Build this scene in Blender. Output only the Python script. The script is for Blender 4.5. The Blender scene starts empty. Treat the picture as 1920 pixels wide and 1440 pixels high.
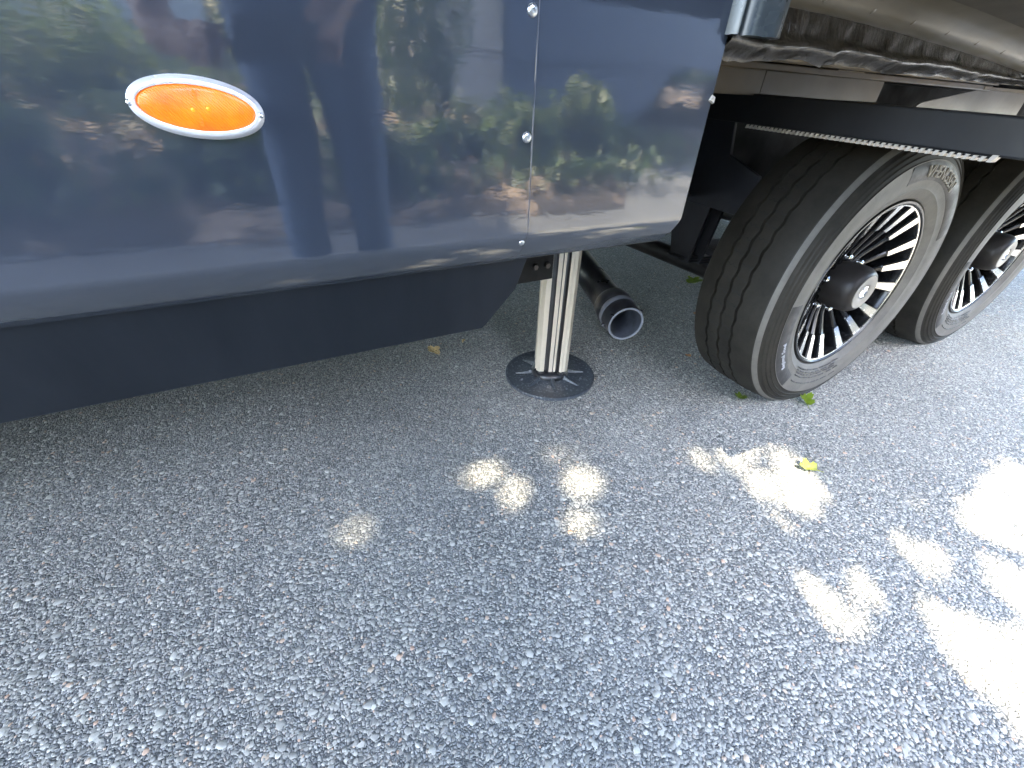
import bpy, bmesh, math, random
import numpy as np
from mathutils import Vector, Matrix

random.seed(7)
rng = np.random.default_rng(7)
R = math.radians
PI = math.pi
SC = bpy.context.scene
COL = SC.collection

# ------------------------------------------------------------------ camera, sky, sun, exposure
cam_d = bpy.data.cameras.new('camera')
cam_d.sensor_width = 36.0
cam_d.lens = 14.3093
cam_d.clip_start = 0.01
cam_d.clip_end = 400
cam = bpy.data.objects.new('camera', cam_d)
COL.objects.link(cam)
_r = Vector((0.8932042, -0.4486498, 0.0299928))
_u = Vector((0.2351554, 0.5229350, 0.8192929))
_w = Vector((0.3832599, 0.7247429, -0.5725902))
m = Matrix(((_r.x, _u.x, -_w.x), (_r.y, _u.y, -_w.y), (_r.z, _u.z, -_w.z)))
cam.matrix_world = Matrix.Translation((-1.41235, -0.54237, 0.80794)) @ m.to_4x4()
SC.camera = cam

SUN_EL, SUN_AZ = R(57), R(210)          # azimuth clockwise from +y
S = Vector((math.sin(SUN_AZ) * math.cos(SUN_EL), math.cos(SUN_AZ) * math.cos(SUN_EL), math.sin(SUN_EL)))
world = bpy.data.worlds.new('World')
SC.world = world
world.use_nodes = True
wn = world.node_tree
wn.nodes.clear()
wo = wn.nodes.new('ShaderNodeOutputWorld')
wb = wn.nodes.new('ShaderNodeBackground')
ws = wn.nodes.new('ShaderNodeTexSky')
ws.sky_type = 'NISHITA'
ws.sun_disc = False
ws.sun_elevation = SUN_EL
ws.sun_rotation = SUN_AZ
ws.air_density = 1.0
ws.dust_density = 2.0
ws.ozone_density = 0.35
wb.inputs['Strength'].default_value = 0.15
wn.links.new(ws.outputs[0], wb.inputs[0])
wn.links.new(wb.outputs[0], wo.inputs[0])
sun_d = bpy.data.lights.new('sun', 'SUN')
sun_d.energy = 2.1
sun_d.angle = R(0.53)
sun_d.color = (1.0, 0.87, 0.67)
sun = bpy.data.objects.new('sun', sun_d)
sun.rotation_euler = S.to_track_quat('Z', 'Y').to_euler()
COL.objects.link(sun)
vs = SC.view_settings
vs.view_transform = 'Standard'
vs.look = 'None'
vs.gamma = 1.0
vs.use_curve_mapping = False
vs.exposure = 4.6
SC.cycles.use_denoising = True
SC.cycles.max_bounces = 10
SC.cycles.diffuse_bounces = 5
SC.cycles.sample_clamp_indirect = 8

# ------------------------------------------------------------------ helpers
def link(o, parent=None):
    COL.objects.link(o)
    if parent is not None:
        o.parent = parent
    return o

def tag(o, label=None, cat=None, group=None, kind=None):
    if label: o['label'] = label
    if cat: o['category'] = cat
    if group: o['group'] = group
    if kind: o['kind'] = kind
    return o

def empty(name, loc=(0, 0, 0), parent=None):
    o = bpy.data.objects.new(name, None)
    o.empty_display_size = 0.1
    o.location = loc
    return link(o, parent)

def finish(me, smooth=True, ang=35):
    if smooth:
        me.shade_smooth()
        me.set_sharp_from_angle(angle=R(ang))

def mesh_obj(name, verts, faces, mat, parent=None, smooth=True, ang=35, mats=None, fm=None, loc=None):
    me = bpy.data.meshes.new(name)
    me.from_pydata([tuple(v) for v in verts], [], faces)
    bm = bmesh.new(); bm.from_mesh(me)
    bmesh.ops.recalc_face_normals(bm, faces=bm.faces)
    bm.to_mesh(me); bm.free()
    for mm in (mats or [mat]):
        me.materials.append(mm)
    if fm is not None:
        me.polygons.foreach_set('material_index', fm)
    finish(me, smooth, ang)
    o = bpy.data.objects.new(name, me)
    if loc: o.location = loc
    return link(o, parent)

class MB:
    """collects simple solids, then links them as one mesh object"""
    def __init__(self):
        self.v, self.f, self.m = [], [], []
    def add(self, v, f, mi=0):
        n = len(self.v)
        self.v += [tuple(p) for p in v]
        self.f += [tuple(i + n for i in q) for q in f]
        self.m += [mi] * len(f)
        return self
    def box(self, x0, x1, y0, y1, z0, z1, mi=0):
        v = [(x0, y0, z0), (x1, y0, z0), (x1, y1, z0), (x0, y1, z0), (x0, y0, z1), (x1, y0, z1), (x1, y1, z1), (x0, y1, z1)]
        return self.add(v, [(0, 3, 2, 1), (4, 5, 6, 7), (0, 1, 5, 4), (1, 2, 6, 5), (2, 3, 7, 6), (3, 0, 4, 7)], mi)
    def tube(self, pts, rad, n=16, mi=0, cap=True):
        pts = [Vector(p) for p in pts]
        rads = rad if isinstance(rad, (list, tuple)) else [rad] * len(pts)
        v, f = [], []
        t0 = (pts[1] - pts[0]).normalized()
        a = t0.orthogonal().normalized()
        for i, p in enumerate(pts):
            t = (pts[min(i + 1, len(pts) - 1)] - pts[max(i - 1, 0)]).normalized()
            a = (a - t * a.dot(t)).normalized()
            b = t.cross(a)
            for k in range(n):
                an = 2 * PI * k / n
                v.append(p + (a * math.cos(an) + b * math.sin(an)) * rads[i])
        for i in range(len(pts) - 1):
            for k in range(n):
                k2 = (k + 1) % n
                f.append((i * n + k, i * n + k2, (i + 1) * n + k2, (i + 1) * n + k))
        if cap:
            f.append(tuple(range(n))[::-1])
            f.append(tuple((len(pts) - 1) * n + k for k in range(n)))
        return self.add(v, f, mi)
    def prism(self, poly, axis, a0, a1, mi=0):
        """poly: 2D outline; axis 0 -> (y,z), 1 -> (x,z), 2 -> (x,y)"""
        n = len(poly)
        def put(p, a):
            return (a, p[0], p[1]) if axis == 0 else (p[0], a, p[1]) if axis == 1 else (p[0], p[1], a)
        v = [put(p, a0) for p in poly] + [put(p, a1) for p in poly]
        f = [(i, (i + 1) % n, n + (i + 1) % n, n + i) for i in range(n)]
        f += [tuple(range(n))[::-1], tuple(range(n, 2 * n))]
        return self.add(v, f, mi)
    def lathe_y(self, prof, n=48, mi=0, c=(0, 0, 0)):
        """profile of (radius, y) turned about the y axis"""
        v, f = [], []
        for k in range(n):
            an = 2 * PI * k / n
            for r_, y in prof:
                v.append((c[0] + r_ * math.cos(an), c[1] + y, c[2] + r_ * math.sin(an)))
        L = len(prof)
        for k in range(n):
            k2 = (k + 1) % n
            for i in range(L - 1):
                f.append((k * L + i, k * L + i + 1, k2 * L + i + 1, k2 * L + i))
        return self.add(v, f, mi)
    def build(self, name, mat, parent=None, smooth=True, ang=35, mats=None, bevel=0, loc=None):
        o = mesh_obj(name, self.v, self.f, mat, parent, smooth, ang, mats, self.m if mats else None, loc)
        if bevel:
            b = o.modifiers.new('edge', 'BEVEL')
            b.width = bevel; b.segments = 2; b.limit_method = 'ANGLE'; b.angle_limit = R(40)
        return o

# ------------------------------------------------------------------ materials
class NT:
    def __init__(self, name):
        self.mat = bpy.data.materials.new(name)
        self.mat.use_nodes = True
        self.t = self.mat.node_tree
        self.b = self.t.nodes['Principled BSDF']
        self.out = self.t.nodes['Material Output']
    def n(self, typ, **kw):
        nd = self.t.nodes.new(typ)
        for k, v in kw.items():
            setattr(nd, k, v)
        return nd
    def l(self, a, b):
        self.t.links.new(a, b)
    def coord(self, kind='Object'):
        return self.n('ShaderNodeTexCoord').outputs[kind]
    def noise(self, scale, detail=3, rough=0.5, vec=None, mult=None):
        nd = self.n('ShaderNodeTexNoise')
        nd.inputs['Scale'].default_value = scale
        nd.inputs['Detail'].default_value = detail
        nd.inputs['Roughness'].default_value = rough
        vec = vec if vec is not None else self.coord()
        if mult:
            mp = self.n('ShaderNodeMapping'); mp.inputs['Scale'].default_value = mult
            self.l(vec, mp.inputs['Vector']); vec = mp.outputs[0]
        self.l(vec, nd.inputs['Vector'])
        return nd.outputs['Fac']
    def ramp(self, fac, stops):
        rp = self.n('ShaderNodeValToRGB')
        el = rp.color_ramp.elements
        while len(el) < len(stops): el.new(0.5)
        for e, (p, c) in zip(el, stops):
            e.position = p
            e.color = (c[0], c[1], c[2], 1) if isinstance(c, (tuple, list)) else (c, c, c, 1)
        self.l(fac, rp.inputs[0])
        return rp.outputs[0]
    def mix(self, fac, a, b):
        mx = self.n('ShaderNodeMix', data_type='RGBA')
        for s, v in ((mx.inputs[0], fac), (mx.inputs[6], a), (mx.inputs[7], b)):
            if isinstance(v, (int, float)): s.default_value = v
            elif isinstance(v, tuple): s.default_value = (*v, 1)
            else: self.l(v, s)
        return mx.outputs[2]
    def bump(self, h, dist, strength=1.0, normal=None):
        bp = self.n('ShaderNodeBump')
        bp.inputs['Distance'].default_value = dist
        bp.inputs['Strength'].default_value = strength
        self.l(h, bp.inputs['Height'])
        if normal is not None: self.l(normal, bp.inputs['Normal'])
        return bp.outputs[0]
    def set(self, **kw):
        for k, v in kw.items():
            s = self.b.inputs[k.replace('_', ' ')]
            if isinstance(v, (int, float)): s.default_value = v
            elif isinstance(v, tuple): s.default_value = (*v, 1) if len(v) == 3 else v
            else: self.l(v, s)
        return self

def simple(name, col, rough=0.5, metal=0.0, var=0.25, scale=30, bump=0.0, coat=0.0, bscale=None):
    t = NT(name)
    f = t.noise(scale, 5, 0.6)
    lo = tuple(c * (1 - var) for c in col); hi = tuple(min(1, c * (1 + var)) for c in col)
    t.set(Base_Color=t.ramp(f, [(0.3, lo), (0.7, hi)]), Metallic=metal, Coat_Weight=coat)
    t.set(Roughness=t.ramp(t.noise(scale * 0.6, 4), [(0.3, max(0.02, rough * 0.8)), (0.7, min(1, rough * 1.2))]))
    if bump:
        t.set(Normal=t.bump(t.noise(bscale or scale * 6, 3), bump))
    return t.mat

# navy gelcoat paint with fine orange peel and slow waves
t = NT('navy_paint')
f = t.noise(6, 4)
t.set(Base_Color=t.ramp(f, [(0.3, (0.023, 0.031, 0.047)), (0.7, (0.028, 0.037, 0.054))]), Roughness=0.42, Coat_Weight=1.0, Coat_Roughness=0.05, IOR=1.5)
t.b.inputs['Specular IOR Level'].default_value = 0.12
t.b.inputs['Coat IOR'].default_value = 2.0
n1 = t.bump(t.noise(9, 2, 0.4, mult=(1.0, 1.0, 0.45)), 0.0011)
n2 = t.bump(t.noise(170, 2, 0.5, mult=(0.4, 1.0, 1.0)), 0.00006, normal=n1)
t.l(n2, t.b.inputs['Coat Normal']); t.l(n2, t.b.inputs['Normal'])
NAVY = t.mat
# lower valance: navy with shade put into its colour, thin dust on it
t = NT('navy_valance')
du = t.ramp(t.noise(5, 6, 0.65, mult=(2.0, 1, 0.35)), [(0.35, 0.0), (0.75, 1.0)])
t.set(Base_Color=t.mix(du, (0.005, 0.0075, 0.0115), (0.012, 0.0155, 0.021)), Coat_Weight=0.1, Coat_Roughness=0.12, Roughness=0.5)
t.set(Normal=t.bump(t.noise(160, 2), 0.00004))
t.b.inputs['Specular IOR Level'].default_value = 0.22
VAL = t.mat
CHROME = simple('chrome', (0.86, 0.88, 0.9), 0.12, 1.0, 0.04)
BEZEL = simple('silver_bezel', (0.86, 0.87, 0.89), 0.3, 0.55, 0.03)
MACH = simple('machined_alloy', (0.74, 0.73, 0.71), 0.24, 1.0, 0.04, 60)
STEEL = simple('zinc_steel', (0.62, 0.64, 0.66), 0.3, 1.0, 0.1, 200)
BLACKGLOSS = simple('gloss_black_alloy', (0.006, 0.006, 0.0065), 0.24, 0.0, 0.1, 20)
BLACKGLOSS.node_tree.nodes['Principled BSDF'].inputs['Specular IOR Level'].default_value = 0.3
HUB = simple('satin_black_cap', (0.018, 0.016, 0.015), 0.42, 0.0, 0.15, 40)
HUB.node_tree.nodes['Principled BSDF'].inputs['Specular IOR Level'].default_value = 0.2
CAPFACE = simple('cap_face_grey', (0.20, 0.185, 0.16), 0.4, 0.0, 0.06, 40)
FRAME = simple('black_chassis_steel', (0.016, 0.017, 0.021), 0.4, 0.0, 0.3, 18, 0.0003)
ARM = simple('slide_arm_steel', (0.0115, 0.012, 0.0145), 0.5, 0.0, 0.25, 14, 0.0002)
TOOTH = simple('bare_gear_steel', (0.46, 0.42, 0.37), 0.5, 0.0, 0.06, 90)
RAIL = simple('shaded_chassis_steel', (0.005, 0.005, 0.005), 0.85, 0.0, 0.3, 18, 0.0003)  # chassis steel again, with deep shade put into its colour
AXLE = simple('axle_steel', (0.022, 0.019, 0.017), 0.38, 0.0, 0.4, 20, 0.0004)
BELLY = simple('belly_plate', (0.095, 0.072, 0.040), 0.38, 0.0, 0.18, 9, 0.0003)  # warm bounce from the sunlit ground put into the plate colour
SOFFIT = simple('soffit_metal', (0.165, 0.125, 0.068), 0.42, 0.0, 0.12, 12, 0.0003)  # dark metal coloured with the warm bounce light it catches
MOULD = simple('edge_moulding', (0.090, 0.078, 0.054), 0.36, 0.1, 0.12, 16)
ABS = simple('black_abs_pipe', (0.014, 0.015, 0.018), 0.32, 0.0, 0.5, 25, 0.0004)
ABSIN = simple('dusty_pipe_bore', (0.028, 0.033, 0.043), 0.6, 0.0, 0.5, 30)
ABSRIM = simple('grey_pipe_band', (0.10, 0.11, 0.13), 0.5, 0.0, 0.2, 30)
ALU = simple('anodised_aluminium', (0.70, 0.63, 0.51), 0.34, 0.5, 0.05, 25)
ALUDARK = simple('groove_shadow_steel', (0.10, 0.10, 0.10), 0.35, 0.8, 0.1, 30)  # darker copy of the leg metal, paints the shade in its flutes

t = NT('jack_foot_plastic')
sp = t.ramp(t.noise(140, 3, 0.7), [(0.56, 0.0), (0.66, 1.0)])
t.set(Base_Color=t.mix(sp, (0.034, 0.042, 0.052), (0.15, 0.16, 0.17)), Roughness=0.34, Normal=t.bump(t.noise(60, 3), 0.0006))
FOOT = t.mat

# slide underside: dark woven sheet
t = NT('slide_underside')
t.set(Base_Color=t.ramp(t.noise(22, 6, 0.7), [(0.3, (0.042, 0.037, 0.028)), (0.7, (0.080, 0.070, 0.052))]), Roughness=0.55,
      Normal=t.bump(t.noise(420, 2), 0.0004))
UNDER = t.mat
# seal: crumpled black vinyl
t = NT('wrinkled_vinyl')
t.set(Base_Color=(0.020, 0.0165, 0.012), Roughness=0.23, Coat_Weight=0.35, Coat_Roughness=0.2)
nb = t.bump(t.noise(26, 5, 0.6, mult=(3.2, 1, 0.6)), 0.008)
t.set(Normal=t.bump(t.noise(90, 2, 0.5, mult=(2.5, 1, 0.4)), 0.0005, normal=nb))
VINYL = t.mat
STRIPM = simple('dark_anodised_trim', (0.032, 0.042, 0.050), 0.3, 0.1, 0.1, 30)

# rubber: dusty towards the shoulder and bead, dark where clean
t = NT('tyre_rubber')
f = t.noise(16, 6, 0.7)
t.set(Base_Color=t.ramp(f, [(0.3, (0.013, 0.0118, 0.0095)), (0.75, (0.027, 0.0245, 0.0195))]), Roughness=0.62,
      Normal=t.bump(t.noise(170, 4, 0.6), 0.0006))
t.b.inputs['Specular IOR Level'].default_value = 0.2
RUBBER = t.mat
t = NT('tyre_rubber_dusty')
f = t.noise(20, 6, 0.7)
t.set(Base_Color=t.ramp(f, [(0.3, (0.066, 0.062, 0.055)), (0.75, (0.115, 0.107, 0.092))]), Roughness=0.6,
      Normal=t.bump(t.noise(190, 4, 0.6), 0.0006))
RUBBER_D = t.mat
RUBBER_B = simple('sidewall_band_rubber', (0.022, 0.021, 0.021), 0.55, 0, 0.2, 60, 0.0004)
LETTER = simple('worn_letter_rubber', (0.20, 0.18, 0.145), 0.55, 0, 0.25, 90)
LETTER_W = simple('pale_letter_rubber', (0.30, 0.30, 0.31), 0.55, 0, 0.15, 90)

# amber lens with moulded prisms; faint emission put in to brighten its colour
t = NT('amber_lens')
vo = t.n('ShaderNodeTexVoronoi'); vo.inputs['Scale'].default_value = 430
t.l(t.coord(), vo.inputs['Vector'])
wv = t.n('ShaderNodeTexWave'); wv.inputs['Scale'].default_value = 230; wv.inputs['Distortion'].default_value = 1.0
wv.bands_direction = 'DIAGONAL'
t.l(t.coord(), wv.inputs['Vector'])
t.set(Base_Color=t.ramp(t.noise(60, 4), [(0.3, (0.50, 0.100, 0.0)), (0.7, (0.70, 0.178, 0.001))]), Roughness=0.3, Coat_Weight=0.45, Coat_Roughness=0.12,
      Normal=t.bump(wv.outputs['Fac'], 0.00025))
t.set(Emission_Color=t.ramp(t.noise(45, 3), [(0.35, (1.0, 0.17, 0.0)), (0.7, (1.0, 0.30, 0.002))]), Emission_Strength=0.022)
AMBER = t.mat
t = NT('amber_led')
t.set(Base_Color=(0.85, 0.30, 0.01), Emission_Color=(1.0, 0.30, 0.005), Emission_Strength=0.02)  # same added glow as the lens
LED = t.mat

# asphalt: bitumen with small aggregate; the larger stones are geometry
t = NT('asphalt')
co = t.coord('Object')
v1 = t.n('ShaderNodeTexVoronoi'); v1.inputs['Scale'].default_value = 190; t.l(co, v1.inputs['Vector'])
v2 = t.n('ShaderNodeTexVoronoi', feature='DISTANCE_TO_EDGE'); v2.inputs['Scale'].default_value = 190; t.l(co, v2.inputs['Vector'])
sepc = t.n('ShaderNodeSeparateColor'); t.l(v1.outputs['Color'], sepc.inputs[0])
st = t.ramp(sepc.outputs[0], [(0.0, (0.10, 0.107, 0.11)), (0.5, (0.19, 0.20, 0.20)), (0.85, (0.29, 0.30, 0.295)), (1.0, (0.36, 0.32, 0.27))])
ed = t.ramp(v2.outputs['Distance'], [(0.0, 0.0), (0.16, 1.0)])
big = t.ramp(t.noise(1.7, 5, 0.6), [(0.3, 0.75), (0.7, 1.15)])
cm = t.mix(ed, (0.058, 0.061, 0.060), st)
mu = t.n('ShaderNodeMix', data_type='RGBA', blend_type='MULTIPLY'); mu.inputs[0].default_value = 1.0
t.l(cm, mu.inputs[6]); t.l(big, mu.inputs[7])
t.set(Base_Color=mu.outputs[2], Roughness=0.62, Normal=t.bump(t.ramp(v2.outputs['Distance'], [(0, 0.0), (0.3, 1.0)]), 0.0022))
ASPHALT = t.mat
# stones
t = NT('aggregate_stone')
at = t.n('ShaderNodeAttribute', attribute_name='tone', attribute_type='INSTANCER')
geo = t.n('ShaderNodeNewGeometry')
sc_ = t.ramp(at.outputs['Fac'], [(0.0, (0.12, 0.125, 0.122)), (0.30, (0.228, 0.232, 0.215)), (0.62, (0.335, 0.339, 0.308)), (0.86, (0.435, 0.437, 0.398)),
                                 (0.93, (0.42, 0.36, 0.28)), (1.0, (0.42, 0.29, 0.21))])
nn = t.ramp(t.noise(260, 3), [(0.35, 0.72), (0.7, 1.15)])
mu = t.n('ShaderNodeMix', data_type='RGBA', blend_type='MULTIPLY'); mu.inputs[0].default_value = 1.0
t.l(sc_, mu.inputs[6]); t.l(nn, mu.inputs[7])
t.set(Base_Color=mu.outputs[2], Roughness=0.5)
STONE = t.mat

def leafmat(name, stops, trans=0.35):
    t = NT(name)
    oi = t.n('ShaderNodeNewGeometry')
    c = t.ramp(oi.outputs['Random Per Island'], stops)
    t.set(Base_Color=c, Roughness=0.45)
    tr = t.n('ShaderNodeBsdfTranslucent'); t.l(c, tr.inputs[0])
    ms = t.n('ShaderNodeMixShader'); ms.inputs[0].default_value = trans
    t.l(t.b.outputs[0], ms.inputs[1]); t.l(tr.outputs[0], ms.inputs[2]); t.l(ms.outputs[0], t.out.inputs[0])
    return t.mat
LEAF = leafmat('tree_leaf', [(0, (0.03, 0.055, 0.015)), (0.6, (0.055, 0.10, 0.025)), (1, (0.11, 0.15, 0.04))], 0.2)
BUSH = leafmat('bush_leaf', [(0, (0.05, 0.09, 0.03)), (0.6, (0.13, 0.19, 0.07)), (1, (0.28, 0.31, 0.14))], 0.5)
BARK = simple('bark', (0.17, 0.12, 0.085), 0.85, 0, 0.45, 14, 0.01, bscale=30)
t = NT('mulch')
pt = t.ramp(t.noise(1.6, 5, 0.62), [(0.50, 0.0), (0.60, 1.0)])
gr = t.ramp(t.noise(60, 4, 0.7), [(0.3, 0.55), (0.7, 1.3)])
mu = t.n('ShaderNodeMix', data_type='RGBA', blend_type='MULTIPLY'); mu.inputs[0].default_value = 1.0
t.l(t.mix(pt, (0.040, 0.033, 0.026), (0.34, 0.26, 0.19)), mu.inputs[6]); t.l(gr, mu.inputs[7])
t.set(Base_Color=mu.outputs[2], Roughness=0.9, Normal=t.bump(t.noise(60, 3), 0.01))
MULCH = t.mat

# ------------------------------------------------------------------ ground
g = MB()
g.add([(-60, -60, 0), (60, -60, 0), (60, 60, 0), (-60, 60, 0)], [(0, 1, 2, 3)])
ground = tag(g.build('asphalt_ground', ASPHALT, smooth=False), kind='structure')
g = MB()
ex = np.linspace(-12, 12, 121)
ey = -1.78 + 0.05 * np.sin(ex * 3.1) + 0.04 * np.sin(ex * 7.7 + 1) + 0.02 * np.sin(ex * 19)
ey[ex > 0.6] -= 1.2 * np.clip((ex[ex > 0.6] - 0.6) / 0.8, 0, 1)
q = [(x, y, 0.012) for x, y in zip(ex, ey)] + [(x, y - 0.12, 0.04) for x, y in zip(ex, ey)] + [(x, -40, 0.06) for x in ex]
g.add(q, [(i + 121 * k, i + 1 + 121 * k, i + 122 + 121 * k, i + 121 + 121 * k) for k in range(2) for i in range(120)])
tag(g.build('mulch_bed', MULCH, smooth=False), kind='structure')

# loose-looking aggregate: flattened stones bedded in the bitumen
def stone_mesh(i):
    bm = bmesh.new()
    bmesh.ops.create_icosphere(bm, subdivisions=1 if i % 2 else 2, radius=1.0)
    for v in bm.verts:
        k = 0.72 + 0.55 * random.random() if i % 2 else 0.86 + 0.25 * random.random()
        v.co = Vector((v.co.x * k * random.uniform(0.95, 1.1), v.co.y * k, v.co.z * 0.62 * k))
    me = bpy.data.meshes.new('stone')
    bm.to_mesh(me); bm.free()
    me.materials.append(STONE)
    me.shade_smooth(); me.set_sharp_from_angle(angle=R(50))
    return me
stone_col = bpy.data.collections.new('stones')
for i in range(8):
    stone_col.objects.link(bpy.data.objects.new('stone', stone_mesh(i)))
def jitter(x0, x1, y0, y1, d):
    nx, ny = int((x1 - x0) / d), int((y1 - y0) / d)
    gx, gy = np.meshgrid(np.arange(nx), np.arange(ny))
    p = np.stack([x0 + (gx + rng.uniform(0, 1, gx.shape)) * d, y0 + (gy + rng.uniform(0, 1, gx.shape)) * d], -1).reshape(-1, 2)
    return p
pa = np.concatenate([jitter(-3.2, 1.6, -1.5, 1.9, 0.0055), jitter(1.6, 4.2, -2.2, 1.9, 0.011)])
ra = rng.lognormal(math.log(0.0027), 0.36, len(pa)).clip(0.0014, 0.0066) * np.where(pa[:, 0] > 1.6, 1.5, 1.0)
pb = jitter(-3.2, 1.6, -1.5, 1.9, 0.040)
rb = rng.uniform(0.0050, 0.0088, len(pb))
pp = np.concatenate([pa, pb]); rr = np.concatenate([ra, rb])
# a little clustering: thin the stones where the bitumen is rich
dens = 0.5 + 0.5 * np.sin(pp[:, 0] * 9 + 2 * np.sin(pp[:, 1] * 7)) * np.sin(pp[:, 1] * 11 + 1.5 * np.sin(pp[:, 0] * 6))
keep = rng.uniform(0, 1, len(pp)) < 0.72 + 0.28 * dens
pp, rr = pp[keep], rr[keep]
N = len(pp)
pm = bpy.data.meshes.new('asphalt_aggregate')
pm.vertices.add(N)
co = np.stack([pp[:, 0], pp[:, 1], 0.0002 - rr * 0.26], -1).astype(np.float32)
pm.vertices.foreach_set('co', co.ravel())
a = pm.attributes.new('size', 'FLOAT_VECTOR', 'POINT')
a.data.foreach_set('vector', np.stack([rr * rng.uniform(0.9, 1.3, N), rr * rng.uniform(0.75, 1.05, N), rr * rng.uniform(0.6, 0.95, N)], -1).astype(np.float32).ravel())
a = pm.attributes.new('turn', 'FLOAT_VECTOR', 'POINT')
a.data.foreach_set('vector', np.stack([rng.normal(0, 0.18, N), rng.normal(0, 0.18, N), rng.uniform(0, 6.28, N)], -1).astype(np.float32).ravel())
a = pm.attributes.new('tone', 'FLOAT', 'POINT')
tone = rng.beta(2.2, 1.9, N) * 0.9
tone *= 0.93 + 0.09 * np.sin(pp[:, 0] * 2.3 + 1.1 * np.sin(pp[:, 1] * 3.1)) * np.sin(pp[:, 1] * 2.7 + 0.8)
sel = rng.uniform(0, 1, N); tone[sel < 0.035] = rng.uniform(0.92, 1.0, (sel < 0.035).sum())
a.data.foreach_set('value', tone.astype(np.float32))
agg = link(bpy.data.objects.new('asphalt_aggregate', pm))
tag(agg, 'small grey and tan stones bedded in the dark asphalt surface', 'aggregate', kind='stuff')
ng = bpy.data.node_groups.new('scatter', 'GeometryNodeTree')
ng.interface.new_socket('Geometry', in_out='INPUT', socket_type='NodeSocketGeometry')
ng.interface.new_socket('Geometry', in_out='OUTPUT', socket_type='NodeSocketGeometry')
gi = ng.nodes.new('NodeGroupInput'); go = ng.nodes.new('NodeGroupOutput')
ip = ng.nodes.new('GeometryNodeInstanceOnPoints')
ci = ng.nodes.new('GeometryNodeCollectionInfo')
ci.inputs['Collection'].default_value = stone_col
ci.inputs['Separate Children'].default_value = True
ci.inputs['Reset Children'].default_value = True
ip.inputs['Pick Instance'].default_value = True
def named(nm, typ):
    nd = ng.nodes.new('GeometryNodeInputNamedAttribute'); nd.data_type = typ
    nd.inputs['Name'].default_value = nm
    return nd.outputs[0]
e2r = ng.nodes.new('FunctionNodeEulerToRotation')
ng.links.new(named('turn', 'FLOAT_VECTOR'), e2r.inputs[0])
ng.links.new(gi.outputs[0], ip.inputs['Points'])
ng.links.new(ci.outputs[0], ip.inputs['Instance'])
ng.links.new(e2r.outputs[0], ip.inputs['Rotation'])
ng.links.new(named('size', 'FLOAT_VECTOR'), ip.inputs['Scale'])
ng.links.new(ip.outputs[0], go.inputs[0])
md = agg.modifiers.new('scatter', 'NODES'); md.node_group = ng

# ------------------------------------------------------------------ the travel trailer
rv = empty('travel_trailer', (0, 0, 0))
tag(rv, 'glossy navy blue travel trailer on the asphalt with slide-out, tandem wheels and a lowered jack', 'trailer')
YW = -0.05
def bull(y0, z0, r, n=9, a1=78):
    """vertical wall that rolls inward at its foot, in (y, z)"""
    return [(y0 + r - r * math.cos(R(a)), z0 - r * math.sin(R(a))) for a in np.linspace(0, a1, n)]
def panel(name, x0, x1, ztop, proud=0.0):
    a_, b_ = YW - proud, 0.663
    o = [(a_, ztop), (a_, b_), (a_ + 0.0006, b_ - 0.0045), (a_ + 0.0026, b_ - 0.0095), (a_ + 0.0065, b_ - 0.0160), (a_ + 0.0125, b_ - 0.0245), (a_ + 0.0200, b_ - 0.0335), (a_ + 0.0285, b_ - 0.0420), (a_ + 0.0375, b_ - 0.0490)]
    i = [(p[0] + 0.004, p[1] + (0.004 if k > 3 else 0)) for k, p in enumerate(o)]
    poly = o + i[::-1]
    mb = MB()
    n = len(poly)
    xs = np.linspace(x0, x1, 14)
    v = [(x, p[0], p[1]) for x in xs for p in poly]
    f = [(a * n + k, a * n + (k + 1) % n, (a + 1) * n + (k + 1) % n, (a + 1) * n + k) for a in range(len(xs) - 1) for k in range(n)]
    f += [tuple(range(n)), tuple((len(xs) - 1) * n + k for k in range(n))[::-1]]
    mb.add(v, f)
    return mb.build(name, NAVY, rv, ang=40, bevel=0.0012)
panel('side_panel', -4.2, -1.1375, 3.2, 0.0022)
panel('side_panel', -1.1385, -0.8535, 3.2)
# bottom lip return along the short panel
MB().box(-1.136, -0.856, -0.0105, 0.03, 0.6135, 0.6170).build('panel_lip', SOFFIT, rv)
# valance (skirt) below the long panel: leans inward, cut off at an angle
sk = []
y_t, z_t, y_b, z_b = -0.0115, 0.6155, 0.030, 0.4885
def sky(z): return y_t + (z_t - z) / (z_t - z_b) * (y_b - y_t)
out = [(-4.2, z_t), (-1.113, z_t), (-1.114, 0.609), (-1.122, 0.560), (-1.166, 0.4935), (-1.172, z_b), (-4.2, z_b)]
v = [(x, sky(z), z) for x, z in out] + [(x, sky(z) + 0.004, z) for x, z in out]
n = len(out)
f = [tuple(range(n)), tuple(range(n, 2 * n))[::-1]] + [(i, (i + 1) % n, n + (i + 1) % n, n + i) for i in range(n)]
MB().add(v, f).build('skirt_panel', VAL, rv, smooth=False, bevel=0.001)
mb = MB(); mb.box(-4.2, -1.175, 0.0345, 0.115, 0.489, 0.493)
mb.add([(-1.20, 0.0345, 0.530), (-1.105, 0.10, 0.530), (-1.105, 0.10, 0.535), (-1.20, 0.0345, 0.535), (-1.2, .12, .53), (-1.2, .12, .535)],
       [(0, 1, 4), (3, 5, 2), (0, 3, 2, 1), (1, 2, 5, 4), (4, 5, 3, 0)])
mb.build('skirt_flange', NAVY, rv)
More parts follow.
